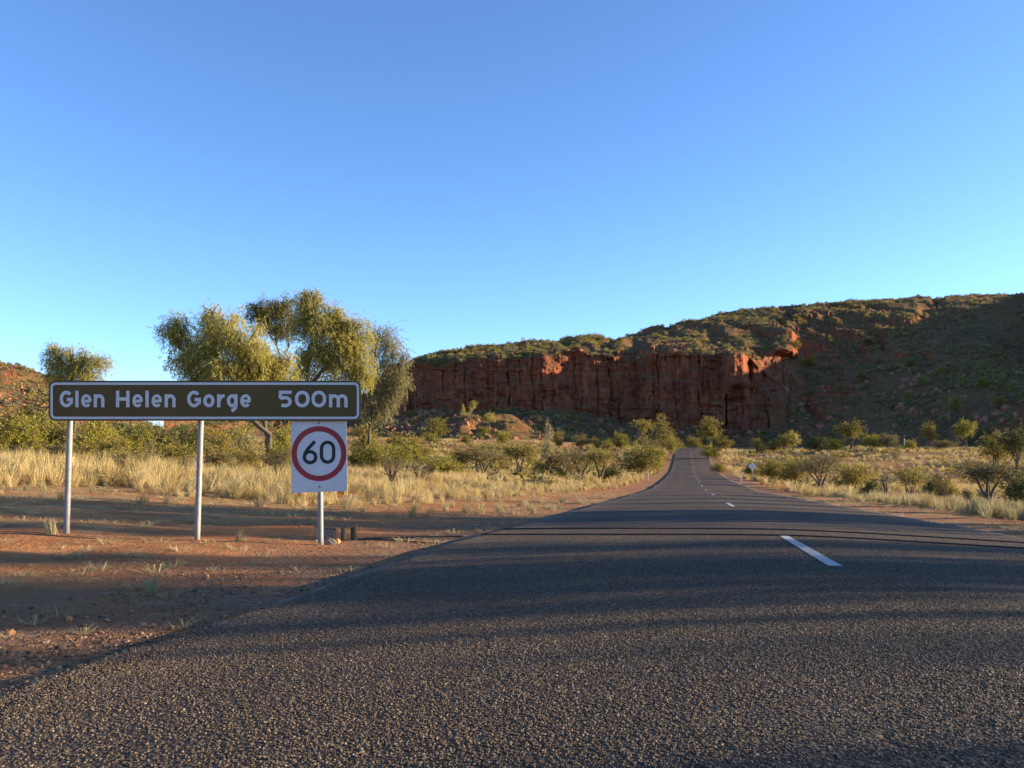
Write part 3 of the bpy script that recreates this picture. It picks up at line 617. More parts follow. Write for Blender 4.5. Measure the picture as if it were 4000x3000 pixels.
B_('olive', 2370, 1748, 45, 1715, 'small low bush left of the bright bush on the rise', Y=162)
P_('umbrella', 'olive', 2508, 1775, 85, 1640, 'flat topped tree left of the tallest roadside tree at the crest', Y=150)
P_('tall', 'olive', 2588, 1772, 105, 1622, 'tallest roadside tree left of the road at the crest', Y=155)
B_('brown', 2545, 1780, 70, 1720, 'brown bush between the flat topped tree and the tallest one', Y=148)
B_('lime', 2620, 1765, 45, 1700, 'bright bush under the right side of the tallest roadside tree', Y=158)
B_('lime', 2658, 1764, 36, 1728, 'small round bush beyond the crest in the middle of the road view', Y=215)
# far rise, right of the road
T_r('olive', 2772, 1755, 90, 1630, 'round crowned tree just right of the road at the crest', Y=190)
B_('olive', 2712, 1765, 58, 1706, 'rounded bush at the right road edge on the crest', Y=185)
B_('olive', 2822, 1765, 72, 1702, 'broad bush right of the round crowned tree at the crest', Y=180)
B_('lime', 2768, 1785, 60, 1738, 'bright bush beside the right road edge below the crest', Y=145)
B_('dark', 2795, 1790, 40, 1745, 'dark small bush right of the bright one below the crest', Y=145)
T_r('olive', 2958, 1762, 55, 1712, 'small tree right of the broad bush on the right hand rise', Y=172)
B_('dark', 2975, 1764, 40, 1732, 'dark bush at the foot of the small tree on the right hand rise', Y=168)
B_('olive', 3020, 1764, 70, 1724, 'low olive bush on the rise, left of the pair of trees', Y=172)
T_r('olive', 3065, 1762, 55, 1695, 'left tree of the pair on the right hand rise', Y=172)
T_r('gold', 3098, 1762, 52, 1685, 'right taller tree of the pair on the right hand rise', Y=170)
B_('dark', 3185, 1768, 92, 1704, 'wide dark bush on the rise right of the pair of trees', Y=160)
B_('lime', 3262, 1768, 75, 1712, 'bright bush on the rise left of the tallest right hand tree', Y=162)
T_r('olive', 3325, 1766, 88, 1645, 'tallest tree on the right hand rise', Y=162)
B_('lime', 3408, 1768, 66, 1694, 'bright bushy tree right of the tallest tree on the right hand rise', Y=160)
B_('brown', 3474, 1766, 72, 1694, 'brownish round tree left of the small far sign', Y=160)
B_('lime', 3555, 1768, 45, 1716, 'small bright bush right of the small far sign', Y=158)
T_r('olive', 3632, 1762, 60, 1652, 'olive tree at the hill foot, left of the bright leaning tree', Y=190)
T_r('lime', 3772, 1745, 72, 1640, 'bright green tree at the hill foot on the right', Y=190)
B_('brown', 3690, 1768, 90, 1718, 'reddish brown bush below the bright green tree at the hill foot', Y=165)
T_r('olive', 3890, 1790, 110, 1690, 'dense olive tree near the right edge, behind the big brown shrub', Y=110)
T_r('dark', 3970, 1800, 120, 1670, 'dense dark tree at the right edge of the picture', Y=105)
# middle ground, right of the road
B_('olive', 2808, 1842, 55, 1802, 'small round bush beside the right road edge, left of the diamond sign', Y=98)
B_('dark', 2935, 1862, 75, 1809, 'dark green bush right behind the diamond sign', Y=88)
B_('olive', 3020, 1885, 130, 1795, 'large olive bush right of the diamond sign')
B_('olive', 3100, 1880, 120, 1786, 'second large bush right of the diamond sign', Y=68)
O_('brown', 3205, 1890, 190, 1772, 'brown spreading shrub with leaning trunk, widest right of the road', Y=60)
B_('olive', 3330, 1895, 150, 1804, 'olive bush right of the brown spreading shrub', Y=56)
B_('dark', 3392, 1925, 66, 1876, 'low dark shrub in the pale grass, left of the dead trunk', Y=42)
D_('dark', 3460, 1930, 62, 1811, 'dark dead trunk with a green tuft, right of the road', Y=42)
O_('olive', 3550, 1912, 130, 1821, 'olive open shrub right of the dead trunk', Y=48)
B_('brown', 3640, 1905, 90, 1854, 'low brown shrub right of the olive open shrub', Y=50)
B_('olive', 3690, 1920, 80, 1864, 'low olive bush left of the big brown shrub at right', Y=44)
O_('brown', 3860, 1925, 230, 1789, 'big brown open shrub near the right edge of the picture', Y=42)
B_('dark', 3990, 1975, 150, 1839, 'dark dense bush cut by the right edge of the picture', Y=30)
D_('dark', 3690, 1930, 60, 1887, 'small dead shrub in the pale grass near the right edge', Y=36)
B_('dark', 3782, 1975, 40, 1915, 'small dark upright shrub in the pale grass near the right edge', Y=30)
# trees on the right verge outside the picture; their shadows lie across the road
for i, (x, y, w, h, kd) in enumerate([(18, 4.6, 0.7, 4.3, 'tall'), (19, 4.75, 0.6, 4.6, 'bush'), (23, 3.2, 0.5, 6.6, 'tall'), (20, 6.5, 1.1, 5.6, 'bush'), (22.5, 7.7, 1.7, 8.0, 'tree'), (22, 9.2, 1.5, 6.0, 'bush'), (24, 14.6, 3.0, 9.4, 'tree'), (27, 17.2, 2.6, 10.0, 'tree'),
        (21, 11.9, 0.6, 4.6, 'tall'), (24, 15.6, 0.7, 6.0, 'tall'), (25, 19.0, 0.9, 6.4, 'tall'), (28, 22.5, 1.0, 7.0, 'tree'), (31, 27, 1.3, 7.5, 'tree'), (36, 33, 1.6, 8.0, 'tree'), (40, 41, 2.0, 8.0, 'tree'), (47, 52, 2.2, 8.0, 'tree'), (19, 3.5, 0.8, 5.4, 'tree'), (21, 5.7, 0.5, 5.8, 'tall'), (25, 8.7, 0.7, 8.6, 'umbrella'), (26, 10.4, 0.9, 9.2, 'umbrella'), (27.5, 6.9, 0.6, 8.8, 'umbrella'), (29, 9.6, 1.4, 10.5, 'umbrella'), (25.5, 12.9, 1.2, 9.0, 'umbrella')]):
    plant(kd, 'olive', i % 3, (x, y, float(ground(x, y))-0.05), w, h, 'roadside tree beyond the right edge whose shadow falls across the road', group='trees shading the road from the right')

# ------------------------------------------------------------------ grass
def tuft(seed, nb, h, spread, w, lean=0.5, flat=False):
    r = np.random.default_rng(seed); a = r.random(nb)*6.283; b = r.random(nb)**0.7*spread*0.35; H = h*r.uniform(0.45, 1.1, nb); o = spread*r.uniform(0.1, 1.0, nb)*lean/0.5
    base = np.stack([b*np.cos(a), b*np.sin(a), 0*a-0.02], -1); a2 = a+r.normal(size=nb)*0.5; d = np.stack([np.cos(a2), np.sin(a2), 0*a], -1)
    mid = base+d*(o*0.35)[:, None]+np.array([0, 0, 1])*(H*0.62)[:, None]; tip = base+d*o[:, None]+np.array([0, 0, 1])*(H*(1-0.35*(o/spread)**2))[:, None]
    if flat: mid[:, 2] = 0.02+0.03*r.random(nb); tip[:, 2] = 0.01+0.05*r.random(nb)
    s_ = np.stack([-np.sin(a2+r.normal(size=nb)), np.cos(a2+r.normal(size=nb)), 0*a], -1)*(w/2)
    V = np.stack([base-s_, base+s_, mid-s_*0.9, mid+s_*0.9, tip], 1).reshape(-1, 3); k = np.arange(nb)[:, None]*5
    return V, [k+np.array([0, 1, 3, 2]), k+np.array([2, 3, 4])]
def grassmat(name, cols): return leafmat(name, cols, 0.35, 0.5)
G_gold = grassmat('dry_gold_grass', [(0.24, 0.175, 0.07), (0.42, 0.31, 0.125), (0.55, 0.425, 0.195), (0.66, 0.545, 0.30)])
G_pale = grassmat('pale_grass', [(0.24, 0.19, 0.09), (0.38, 0.31, 0.155), (0.52, 0.44, 0.24)])
tall_v = variants('tall_grass_tufts', [build('tuft', *tuft(i, 80+8*i, 0.75+0.06*i, (0.30, 0.55, 0.42, 0.7, 0.36, 0.5)[i], 0.011, (0.4, 0.6, 0.5, 0.75, 0.3, 0.5)[i]), G_gold, link=False) for i in range(6)])
short_v = variants('short_grass_tufts', [build('tuft', *tuft(20+i, 70, 0.5, 0.30, 0.010), G_gold, link=False) for i in range(4)])
pale_v = variants('pale_grass_tufts', [build('tuft', *tuft(30+i, 75, 0.5, 0.34, 0.011), G_pale, link=False) for i in range(4)])
straw_v = variants('straw_litter', [build('straw', *tuft(40+i, 26, 0.1, 0.28, 0.006, flat=True), G_pale, link=False) for i in range(4)])
def rots(n, tilt=0.24): return np.stack([R.normal(size=n)*tilt, R.normal(size=n)*tilt, R.uniform(0, 6.28, n)], -1)
def field(n, y0, y1, cap, mask):
    X, Y = fan(n, y0, y1); dens = n/math.log(y1/y0)/(1.46*Y*Y); s, t = st(X, Y)
    k = (R.random(n) < cap/dens) & (R.random(n) < mask(X, Y, s, t)); X, Y = X[k], Y[k]
    return X, Y, np.stack([X, Y, ground(X, Y)], -1)
gline = lambda X: 16.6+2.6*fbm(X/2.2, X*0, 61, 4)+1.2*sstep(-4, -14, X)
lm_ = lambda X, Y, s, t: sstep(0, 0.8, -t-5.3-1.6*np.exp(-np.maximum(s-17, 0)/14)-0.5*fbm(s/3, t*0, 63))*sstep(0, 1.0, Y-gline(X))
X, Y, P = field(120000, 14, 60, 7.0, lambda X, Y, s, t: lm_(X, Y, s, t)*sstep(-0.22, 0.2, fbm(X/1.9, Y/1.9, 71, 3))*np.where(Y > 34, 0.75, 1))
hs = (0.44+0.28*sstep(2, -9, X))*R.uniform(0.45, 1.3, len(X))*(0.9+0.5*fbm(X/3, Y/3, 73))*(0.55+0.45*sstep(0, 3.0, Y-gline(X))); hs *= np.where(np.abs(st(X, Y)[1]) < 9, 0.75, 1)
scatter('dry_grass_left', P, rots(len(P)), hs, 6, tall_v, 'tall dry golden grass behind the sign, left of the road')
X, Y, P = field(120000, 40, 185, 1.5, lambda X, Y, s, t: (t < -5.0)*sstep(-0.35, 0.15, fbm(X/6, Y/6, 75, 3)))
scatter('dry_grass_far_left', P, rots(len(P)), R.uniform(0.8, 1.6, len(P)), 4, short_v, 'dry tussock grass on the rise left of the road')
X, Y, P = field(120000, 8, 46, 5.0, lambda X, Y, s, t: (t > 0)*sstep(0, 1.4, t-5.1-0.5*fbm(s/3, t*0, 65))*sstep(-0.5, 0.0, fbm(X/2.0, Y/2.0, 77, 3)))
scatter('pale_grass_right', P, rots(len(P)), R.uniform(0.55, 1.15, len(P))*(0.9+0.3*fbm(X/4, Y/4, 79)), 4, pale_v, 'pale dry grass along the right verge')
X, Y, P = field(120000, 40, 185, 1.5, lambda X, Y, s, t: (t > 4.6)*sstep(-0.30, 0.2, fbm(X/5, Y/5, 81, 3)))
scatter('tussock_grass_far_right', P, rots(len(P)), R.uniform(0.7, 1.7, len(P)), 4, short_v, 'tussock grass over the rough ground right of the road')
X, Y, P = field(30000, 4, 24, 0.9, lambda X, Y, s, t: (t < -3.6)*(1-lm_(X, Y, s, t))*sstep(0.05, 0.45, fbm(X/1.3, Y/1.3, 83, 3)+0.35*np.exp(-((Y-8.2)/0.9)**2)+0.5*sstep(12.5, 16.5, Y)))
scatter('verge_grass', P, rots(len(P)), R.uniform(0.12, 0.42, len(P))*np.where(P[:, 1] > 13, 1.5, 1), 4, pale_v, 'short dry grass sprigs on the dirt around the sign posts')
X, Y, P = field(90000, 4, 40, 6.0, lambda X, Y, s, t: (np.abs(t) > 3.5)*sstep(-0.2, 0.4, fbm(X/1.7, Y/1.7, 85, 3)+0.35*sstep(11, 15, Y)))
scatter('straw_litter', P+np.array([0, 0, 0.012]), rots(len(P), 0.05), R.uniform(0.3, 1.0, len(P)), 4, straw_v, 'dead straw litter lying on the dirt verge')

X, Y, P = field(30000, 15, 60, 0.55, lambda X, Y, s, t: lm_(X, Y, s, t)*(t < -6))
scatter('brown_grass_clumps', P, rots(len(P), 0.35), R.uniform(0.9, 2.1, len(P))*(0.5+0.3*sstep(2, -9, X)), 4, pale_v, 'bushy grey brown clumps among the golden grass')
# ------------------------------------------------------------------ scrub, rubble and boulders on the hills
def scrub_mesh(seed, n, fl):
    r = np.random.default_rng(seed); d = unit(r.normal(size=(n, 3))*np.array([1, 1, 0.8])); d[:, 2] = np.abs(d[:, 2]); P = d*r.uniform(0.35, 0.95, (n, 1))*np.array([0.5, 0.5, fl])
    return leaf_quads(P, d+r.normal(size=(n, 3))*0.6, np.full(n, 0.22)*r.uniform(0.7, 1.4, n), np.full(n, 0.13), r)
scrub_v = variants('hill_scrub', [build('scrub', *scrub_mesh(i, 75, f), m_, link=False) for i, (f, m_) in enumerate([(0.55, L_hill), (0.6, L_hill), (0.85, L_olive), (0.5, L_grey), (0.8, L_olive), (0.55, L_hill), (0.7, L_hill)])])
def hill_pts(G, px, n, r0, r1, c0, c1, keep=None):
    row = R.uniform(r0, r1, n); colp = R.uniform(c0, c1, n); col = np.interp(colp, px, np.arange(len(px)))
    i = np.minimum(row.astype(int), G.shape[0]-2); j = np.minimum(col.astype(int), G.shape[1]-2); f = (row-i)[:, None]; g = (col-j)[:, None]
    P = (G[i, j]*(1-g)+G[i, j+1]*g)*(1-f)+(G[i+1, j]*(1-g)+G[i+1, j+1]*g)*f
    if keep is not None: P = P[R.random(n) < keep(P)]
    return P
cl = lambda P: sstep(-0.3, 0.35, fbm(P[:, 0]/11, P[:, 1]/19, 91, 3))
HP = np.concatenate([hill_pts(HG, px, 21000, 112, 186, 1450, 4150, cl), hill_pts(HG, px, 5000, 6, 44, 1400, 4150, cl), hill_pts(HG, px, 6000, 44, 114, 3060, 4150, cl), hill_pts(HG, px, 700, 40, 186, 700, 1480), hill_pts(HG, px, 2600, 150, 186, 1600, 4150)])
scatter('hill_scrub', HP, rots(len(HP), 0.1), 0.7+1.9*R.random(len(HP))**2.6, 7, scrub_v, 'low scrub and spinifex dotted over the cliff top and hillside')
X, Y, P = field(60000, 45, 185, 0.085, lambda X, Y, s, t: (np.abs(t) > 6)*sstep(-0.2, 0.3, fbm(X/9, Y/9, 95, 3)))
scatter('plain_scrub', P, rots(len(P), 0.1), R.uniform(0.7, 1.7, len(P)), 7, scrub_v, 'low scrub scattered over the rough plain before the cliff')
HP = hill_pts(HG2, px2, 1500, 10, 92, -300, 700)
scatter('stony_hill_scrub', HP, rots(len(HP), 0.1), 0.5+1.2*R.random(len(HP))**2.2, 7, scrub_v, 'sparse scrub on the low red hill at the left edge')
m_bould = simple('red_boulder', (0.30, 0.13, 0.075), 0.95, 0.1, var=0.45, scale=2.0, bump=0.6)
bould_v = variants('boulders', [build('boulder', *rock_mesh(200+i, 2, (1, 0.9, 0.75), 10), m_bould, link=False) for i in range(5)])
HP = np.concatenate([hill_pts(HG, px, 500, 6, 44, 1400, 4100), hill_pts(HG, px, 260, 10, 40, 1480, 1700), hill_pts(HG, px, 250, 44, 114, 3060, 4100), hill_pts(HG, px, 160, 114, 126, 1480, 3060), hill_pts(HG2, px2, 500, 20, 90, -300, 400)])
scatter('rubble', HP, R.uniform(0, 6.28, (len(HP), 3)), (0.3+1.5*R.random(len(HP))**3)*np.where(HP[:, 1] < 215, 0.35, 1), 5, bould_v, 'red boulders and rubble scattered on the scree below the cliff')
def hill_at(qx, qy):
    j = int(np.argmin(np.abs(px-qx))); c = HG[:184, j]; yi = 1720-(c[:, 2]-EYE)*FPX/c[:, 1]; i = int(np.argmax(yi <= qy)); return c[i]
for kd, tn, qx, qy, w, h, lb in [('tall', 'gold', 1808, 1640, 2.2, 5.0, 'thin pale tree on the scree mound, left of its group'), ('tree', 'gold', 1842, 1630, 3.0, 5.5, 'pale tree on the scree mound, middle of its group'),
        ('tree', 'gold', 1912, 1682, 4.2, 6.0, 'lone pale tree low on the right side of the scree mound'), ('bush', 'lime', 1928, 1612, 2.6, 3.0, 'bright bush near the top of the scree mound'), ('bush', 'olive', 1598, 1640, 2.2, 3.0, 'small bush above the sunlit boulders'),
        ('bush', 'lime', 1890, 1695, 4.0, 2.4, 'bright low bush at the right foot of the scree mound'), ('bush', 'lime', 3168, 1440, 5.5, 4.0, 'bright bush just right of the sunlit rock corner'), ('bush', 'olive', 3115, 1378, 4.0, 4.5, 'bush below the upper sunlit rock face'),
        ('bush', 'olive', 3370, 1490, 5, 4.5, 'round bush high in the middle of the shaded slope'), ('bush', 'olive', 3565, 1440, 5, 4.2, 'round bush high on the shaded slope, right of the middle one'), ('bush', 'gold', 3605, 1510, 4.6, 4.5, 'pale bush in the lower right of the shaded slope'),
        ('bush', 'olive', 3440, 1430, 4, 3, 'small bush on the upper shaded slope'), ('bush', 'dark', 3400, 1350, 5, 3.5, 'dark bush under the spur crest'), ('tree', 'gold', 3735, 1640, 5, 8, 'pale tall tree on the lower right slope'), ('bush', 'olive', 3680, 1470, 4, 4, 'bush at the right side of the shaded slope'),
        ('bush', 'lime', 3840, 1520, 4, 4, 'bright bush on the right slope beneath the spur'), ('bush', 'olive', 3900, 1600, 4.5, 4.5, 'olive bush low on the right slope')]:
    c = hill_at(qx, qy); plant(kd, tn, int(qx) % 3, (c[0], c[1], c[2]-0.15), w, h, lb)
for k, (qx, lb) in enumerate([(62, 'first small tree on the crest of the left hill'), (112, 'second small tree on the crest of the left hill'), (138, 'third small tree on the crest of the left hill, nearest the sign')]):
    j = int(np.argmin(np.abs(px2-qx))); c = HG2[88, j]; plant('tree', 'dark', k, (c[0], c[1], c[2]-0.2), 1.6, 1.7, lb)

# ------------------------------------------------------------------ brown tourist sign with its three posts
m_brown = simple('brown_sign_sheeting', (0.112, 0.076, 0.028), 0.6, 0.12, var=0.18, scale=1.5)
m_white = simple('white_sign_sheeting', (0.60, 0.58, 0.56), 0.6, 0.15, var=0.06, scale=2)
m_galv, t_, o_ = mat('galvanised_steel'); n = N(t_); q_ = n('ShaderNodeTexCoord').outputs['Object']
c = n.ramp(n.noise(18, q_, 6, 0.7), [(0.3, (0.19, 0.18, 0.165)), (0.7, (0.29, 0.275, 0.26))]); finish(n, o_, c, 0.55, None, 0.4, 0.2)
def rrect(x0, y0, x1, y1, r, k=7):
    o = []
    for cx, cy, a0 in ((x1-r, y0+r, -90), (x1-r, y1-r, 0), (x0+r, y1-r, 90), (x0+r, y0+r, 180)):
        for a in np.linspace(a0, a0+90, k): o.append((cx+r*math.cos(rad(a)), cy+r*math.sin(rad(a))))
    return np.array(o)
def toW(P, Y, o): return np.array([ray(x, y, Y)-o for x, y in P])
def slab(P, Y, th, o):
    A = toW(P, Y, o); Bk = A+np.array([0, th, 0]); k = len(A); V = np.concatenate([A, Bk]); i = np.arange(k); j = (i+1) % k
    return V, np.stack([i, j, j+k, i+k], -1), [list(range(k-1, -1, -1)), list(range(k, 2*k))]
def slab_obj(name, P, Y, th, o, m, parent):
    V, Q, caps = slab(P, Y, th, o); me = bpy.data.meshes.new(name); me.from_pydata(V.tolist(), [], Q.tolist()+caps); me.materials.append(m)
    bm = bmesh.new(); bm.from_mesh(me); bmesh.ops.recalc_face_normals(bm, faces=bm.faces); bm.to_mesh(me); bm.free()
    ob = bpy.data.objects.new(name, me); COL.objects.link(ob); ob.parent = parent; return ob
def ring_obj(name, A, Bq, Y, o, m, parent):
    a = toW(A, Y, o); b = toW(Bq, Y, o); k = len(a); i = np.arange(k); j = (i+1) % k
    return build(name, np.concatenate([a, b]), np.stack([i, i+k, j+k, j], -1), m, parent)
def ribbon(P, w):
    P = np.array(P, float); cl_ = np.allclose(P[0], P[-1])
    if cl_: T = np.roll(P[:-1], -1, 0)-np.roll(P[:-1], 1, 0); T = np.concatenate([T, T[:1]])
    else: T = np.gradient(P, axis=0)
    T = unit(T); Nn = np.stack([-T[:, 1], T[:, 0]], -1)*w/2; k = len(P); i = np.arange(k-1)
    # widen at sharp corners so the stroke keeps its width
    return np.concatenate([P+Nn, P-Nn]), np.stack([i, i+k, i+k+1, i+1], -1)
def arc(cx, cy, rx, ry, a0, a1, k=20): return [(cx+rx*math.cos(rad(a)), cy-ry*math.sin(rad(a))) for a in np.linspace(a0, a1, k)]
def glyph(ch, x0, x1, yt, yb, w):
    """stroke lists in photo pixels; yt is the top of this letter's body, yb the baseline"""
    h = w/2; L, Rr, Tt, Bb = x0+h, x1-h, yt+h, yb-h; cx, cy = (L+Rr)/2, (Tt+Bb)/2; rx, ry = (Rr-L)/2, (Bb-Tt)/2
    if ch == 'l': return [[(L, yt), (L, yb)]]
    if ch == 'o': return [arc(cx, cy, rx, ry, 0, 360, 36)]
    if ch == '0':
        e = min(rx*1.05, ry); return [arc(cx, Tt+e, rx, e, 0, 180, 16)+arc(cx, Bb-e, rx, e, 180, 360, 16)+[(cx+rx, Tt+e)]]
    if ch == 'e': return [[(L+h*0.6, cy+1), (Rr+h*0.55, cy+1)], arc(cx, cy, rx, ry, 0, 318, 34)]
    if ch == 'n': return [[(L, yt), (L, yb)], [(L, cy+ry*0.2)]+arc(cx, Tt+rx, rx, rx, 178, 0, 16)+[(Rr, yb)]]
    if ch == 'm':
        q = (Rr-L)/4; return [[(L, yt), (L, yb)], [(L, cy)]+arc(L+q, Tt+q, q, q, 178, 0, 14)+[(L+2*q, yb)], [(L+2*q, cy)]+arc(L+3*q, Tt+q, q, q, 178, 0, 14)+[(Rr, yb)]]
    if ch == 'r': return [[(L, yt), (L, yb)], [(L, cy+ry*0.3)]+arc(Rr+h*0.3, Tt+(Rr-L), Rr-L, Rr-L, 165, 84, 10)]
    if ch == 'H': return [[(L, yt), (L, yb)], [(Rr, yt), (Rr, yb)], [(L+h*0.9, cy), (Rr-h*0.9, cy)]]
    if ch == 'G': return [arc(cx, cy, rx, ry, 42, 322, 34)+[(Rr, Bb-ry*0.35), (Rr, cy+ry*0.12)], [(Rr+h, cy+ry*0.08), (cx+rx*0.1, cy+ry*0.08)]]
    if ch == 'g': return [arc(cx, cy, rx, ry, 0, 360, 30), [(Rr, yt), (Rr, Bb+2)]+arc(Rr-(Rr-L)*0.95, Bb-2, (Rr-L)*0.95, 24, 352, 292, 10)]
    if ch == '5': return [[(x1-1, Tt), (L+2, Tt)], [(L+3, yt), (L+1, cy-ry*0.08)], [(L+1, cy-ry*0.12)]+arc(cx-1, Bb-ry*0.60, rx+1, ry*0.60, 118, -128, 24)]
    if ch == '6':
        e = ry*0.56; return [arc(cx, Bb-e, rx, e, 0, 360, 32), [(Rr-rx*0.15, yt)]+[(L+rx*0.55, cy-ry*0.35), (L+rx*0.12, cy+ry*0.08), (L, Bb-e)]]
def write(parent, o, ch, box_, w, Y, m, name='letter'):
    mb = MB()
    for k, S in enumerate(glyph(ch, *box_, w)):
        S = np.array(S, float); V2, F = ribbon(S, w); mb.add(toW(V2, Y-0.0006*k, o), F[:, ::-1])
    return mb.build(name, m, parent)
YS = 8.70
o_s = ray(800, 2110, 8.8); o_s[2] = ground(o_s[0], o_s[1]); sign = empty('tourist_direction_sign', o_s)
tag(sign, 'long brown road sign reading Glen Helen Gorge 500m on three steel posts', 'road sign')
panel = slab_obj('panel', rrect(190, 1487, 1410, 1644, 26), YS, 0.006, o_s, m_brown, sign)
ring_obj('border', rrect(197, 1494, 1403, 1637, 20), rrect(206.3, 1503.3, 1393.7, 1627.7, 11), YS-0.0015, o_s, m_white, panel)
for ch, x0, x1 in [('G', 233, 285), ('l', 294, 308), ('e', 317, 358), ('n', 366, 408), ('H', 453, 506), ('e', 517, 558), ('l', 568, 582), ('e', 592, 633), ('n', 643, 686), ('G', 731, 785), ('o', 794, 838), ('r', 848, 880), ('g', 886, 928), ('e', 938, 981), ('5', 1087, 1140), ('0', 1152, 1209), ('0', 1217, 1274), ('m', 1285, 1358)]:
    up = ch in 'GlH50'; write(panel, o_s, ch, (x0, x1, 1526 if up else 1540, 1591), 13.0 if ch not in 'e' else 11.8, YS-0.002, m_white, 'numeral' if ch in '50' else 'letter')
m_riv = simple('rivet_grey', (0.16, 0.14, 0.11), 0.4, 0.5)
for rx_ in [225, 307, 388, 468, 550, 635, 722, 772, 782, 840, 920, 1010, 1100, 1190, 1280, 1365]:
    for ry_ in (1518, 1611):
        p = ray(rx_+R.uniform(-2, 2), ry_+R.uniform(-1, 1), YS-0.002)-o_s
        V, F = tube(np.array([p, p+np.array([0, -0.002, 0])]), 0.0045, 6); build('rivet', V, F, m_riv, panel)
for yy in (1520, 1612):
    a = ray(200, yy, YS+0.02)-o_s; b = ray(1400, yy, YS+0.02)-o_s
    V, F = box((a+b)/2, (b[0]-a[0], 0.025, 0.035)); build('back_rail', V, F, m_galv, panel)
for bx, by, tx in ((259, 2112, 278), (769, 2136, 789), (1254, 2110, 1248)):
    a = ray(bx, by, 8.80); b = ray(tx, 1505, 8.80); a[2] = ground(a[0], a[1])-0.15
    V, F = tube(np.linspace(a, b, 8)-o_s, 0.0302, 20); po = build('post', V, F, m_galv, sign, True)
# ------------------------------------------------------------------ speed limit sign on the third post
YP = 8.745
m_plate, t_, o_ = mat('weathered_white_plate'); n = N(t_); q_ = n('ShaderNodeTexCoord').outputs['Object']
wv = n.noise(2.2, n('ShaderNodeMapping', {'Vector': q_, 'Scale': (0.6, 1, 9)}).outputs[0], 8, 0.75, 1.4)
crk = n.ramp(wv, [(0.478, (1,)*3), (0.497, (0.72,)*3), (0.516, (1,)*3)])
c = n.mix(1.0, n.ramp(n.noise(3, q_, 5), [(0.3, (0.55, 0.545, 0.54)), (0.7, (0.66, 0.65, 0.64))]), crk, 'MULTIPLY'); finish(n, o_, c, 0.35, None, 0.4)
m_red = simple('red_sign_sheeting', (0.30, 0.022, 0.022), 0.4, 0.4, var=0.15, scale=4)
m_black = simple('black_sign_sheeting', (0.010, 0.011, 0.014), 0.4, 0.4, var=0.1)
o_p = ray(1247, 2110, 8.80); o_p[2] = ground(o_p[0], o_p[1]); spd = empty('speed_limit_sign', o_p)
tag(spd, 'white speed limit sign with red ring and black 60 under the brown sign', 'road sign')
pl = np.array([(1136, 1633), (1353, 1628)]+[(1357, 1908), (1356, 1914), (1351, 1918)]+[(1147, 1926), (1141, 1924), (1138, 1918)])
plate = slab_obj('plate', pl, YP, 0.003, o_p, m_plate, spd)
tt = np.linspace(0, 2*math.pi, 65)[:-1]; ci = np.stack([np.cos(tt), np.sin(tt)], -1)
ring_obj('red_ring', np.array([1246, 1772])+ci*107.5, np.array([1246, 1772])+ci*86.5, YP-0.0015, o_p, m_red, plate)
write(plate, o_p, '6', (1182, 1240, 1724, 1814), 13.5, YP-0.0015, m_black, 'numeral'); write(plate, o_p, '0', (1249, 1310, 1721, 1812), 13.5, YP-0.0015, m_black, 'numeral')
p = ray(1249, 1902, YP)-o_p; V, F = tube(np.array([p, p+np.array([0, -0.010, 0])]), 0.011, 10); build('bolt', V, F, m_galv, plate)
p = ray(1246, 1651, YP)-o_p; V, F = tube(np.array([p, p+np.array([0, -0.012, 0])]), 0.012, 10); build('bolt', V, F, m_galv, plate)
# ------------------------------------------------------------------ traffic counter and its rubber tubes
m_rubber = simple('black_rubber', (0.012, 0.012, 0.013), 0.6, 0.4)
m_olivep = simple('weathered_green_timber', (0.10, 0.095, 0.06), 0.9, 0.1, var=0.4, scale=20, bump=0.4)
m_box = simple('grey_metal_box', (0.17, 0.165, 0.15), 0.5, 0.4, metal=0.3, var=0.25, scale=10)
YT = 9.55; o_t = ray(1310, 2105, YT); o_t[2] = ground(o_t[0], o_t[1]); tc = empty('traffic_counter', o_t); gz = 0.0
tag(tc, 'small grey traffic counter box with short green posts beside the third sign post', 'traffic counter')
W_ = lambda qx, hgt, dy=0.0: np.array([(qx-2000)/FPX*YT*1.0-o_t[0], dy, hgt])
V, F = box(W_(1290, 0.055), (0.15, 0.12, 0.15)); bxo = bevel_mod(build('counter_box', V, F, m_box, tc), 0.006)
V, F = box(W_(1303, 0.075, -0.065), (0.02, 0.012, 0.03)); build('hasp', V, F, m_galv, bxo)
V, F = box(W_(1310, 0.152, 0.03), (0.44, 0.16, 0.007)); build('cover_plate', V, F, m_olivep, tc)
for qx, dy in ((1353, -0.06), (1384, 0.06)):
    c = W_(qx, 0, dy); V, F = tube(np.array([c+np.array([0, 0, -0.1]), c+np.array([0, 0, 0.145])]), 0.033, 14); build('short_post', V, F, m_olivep, tc)
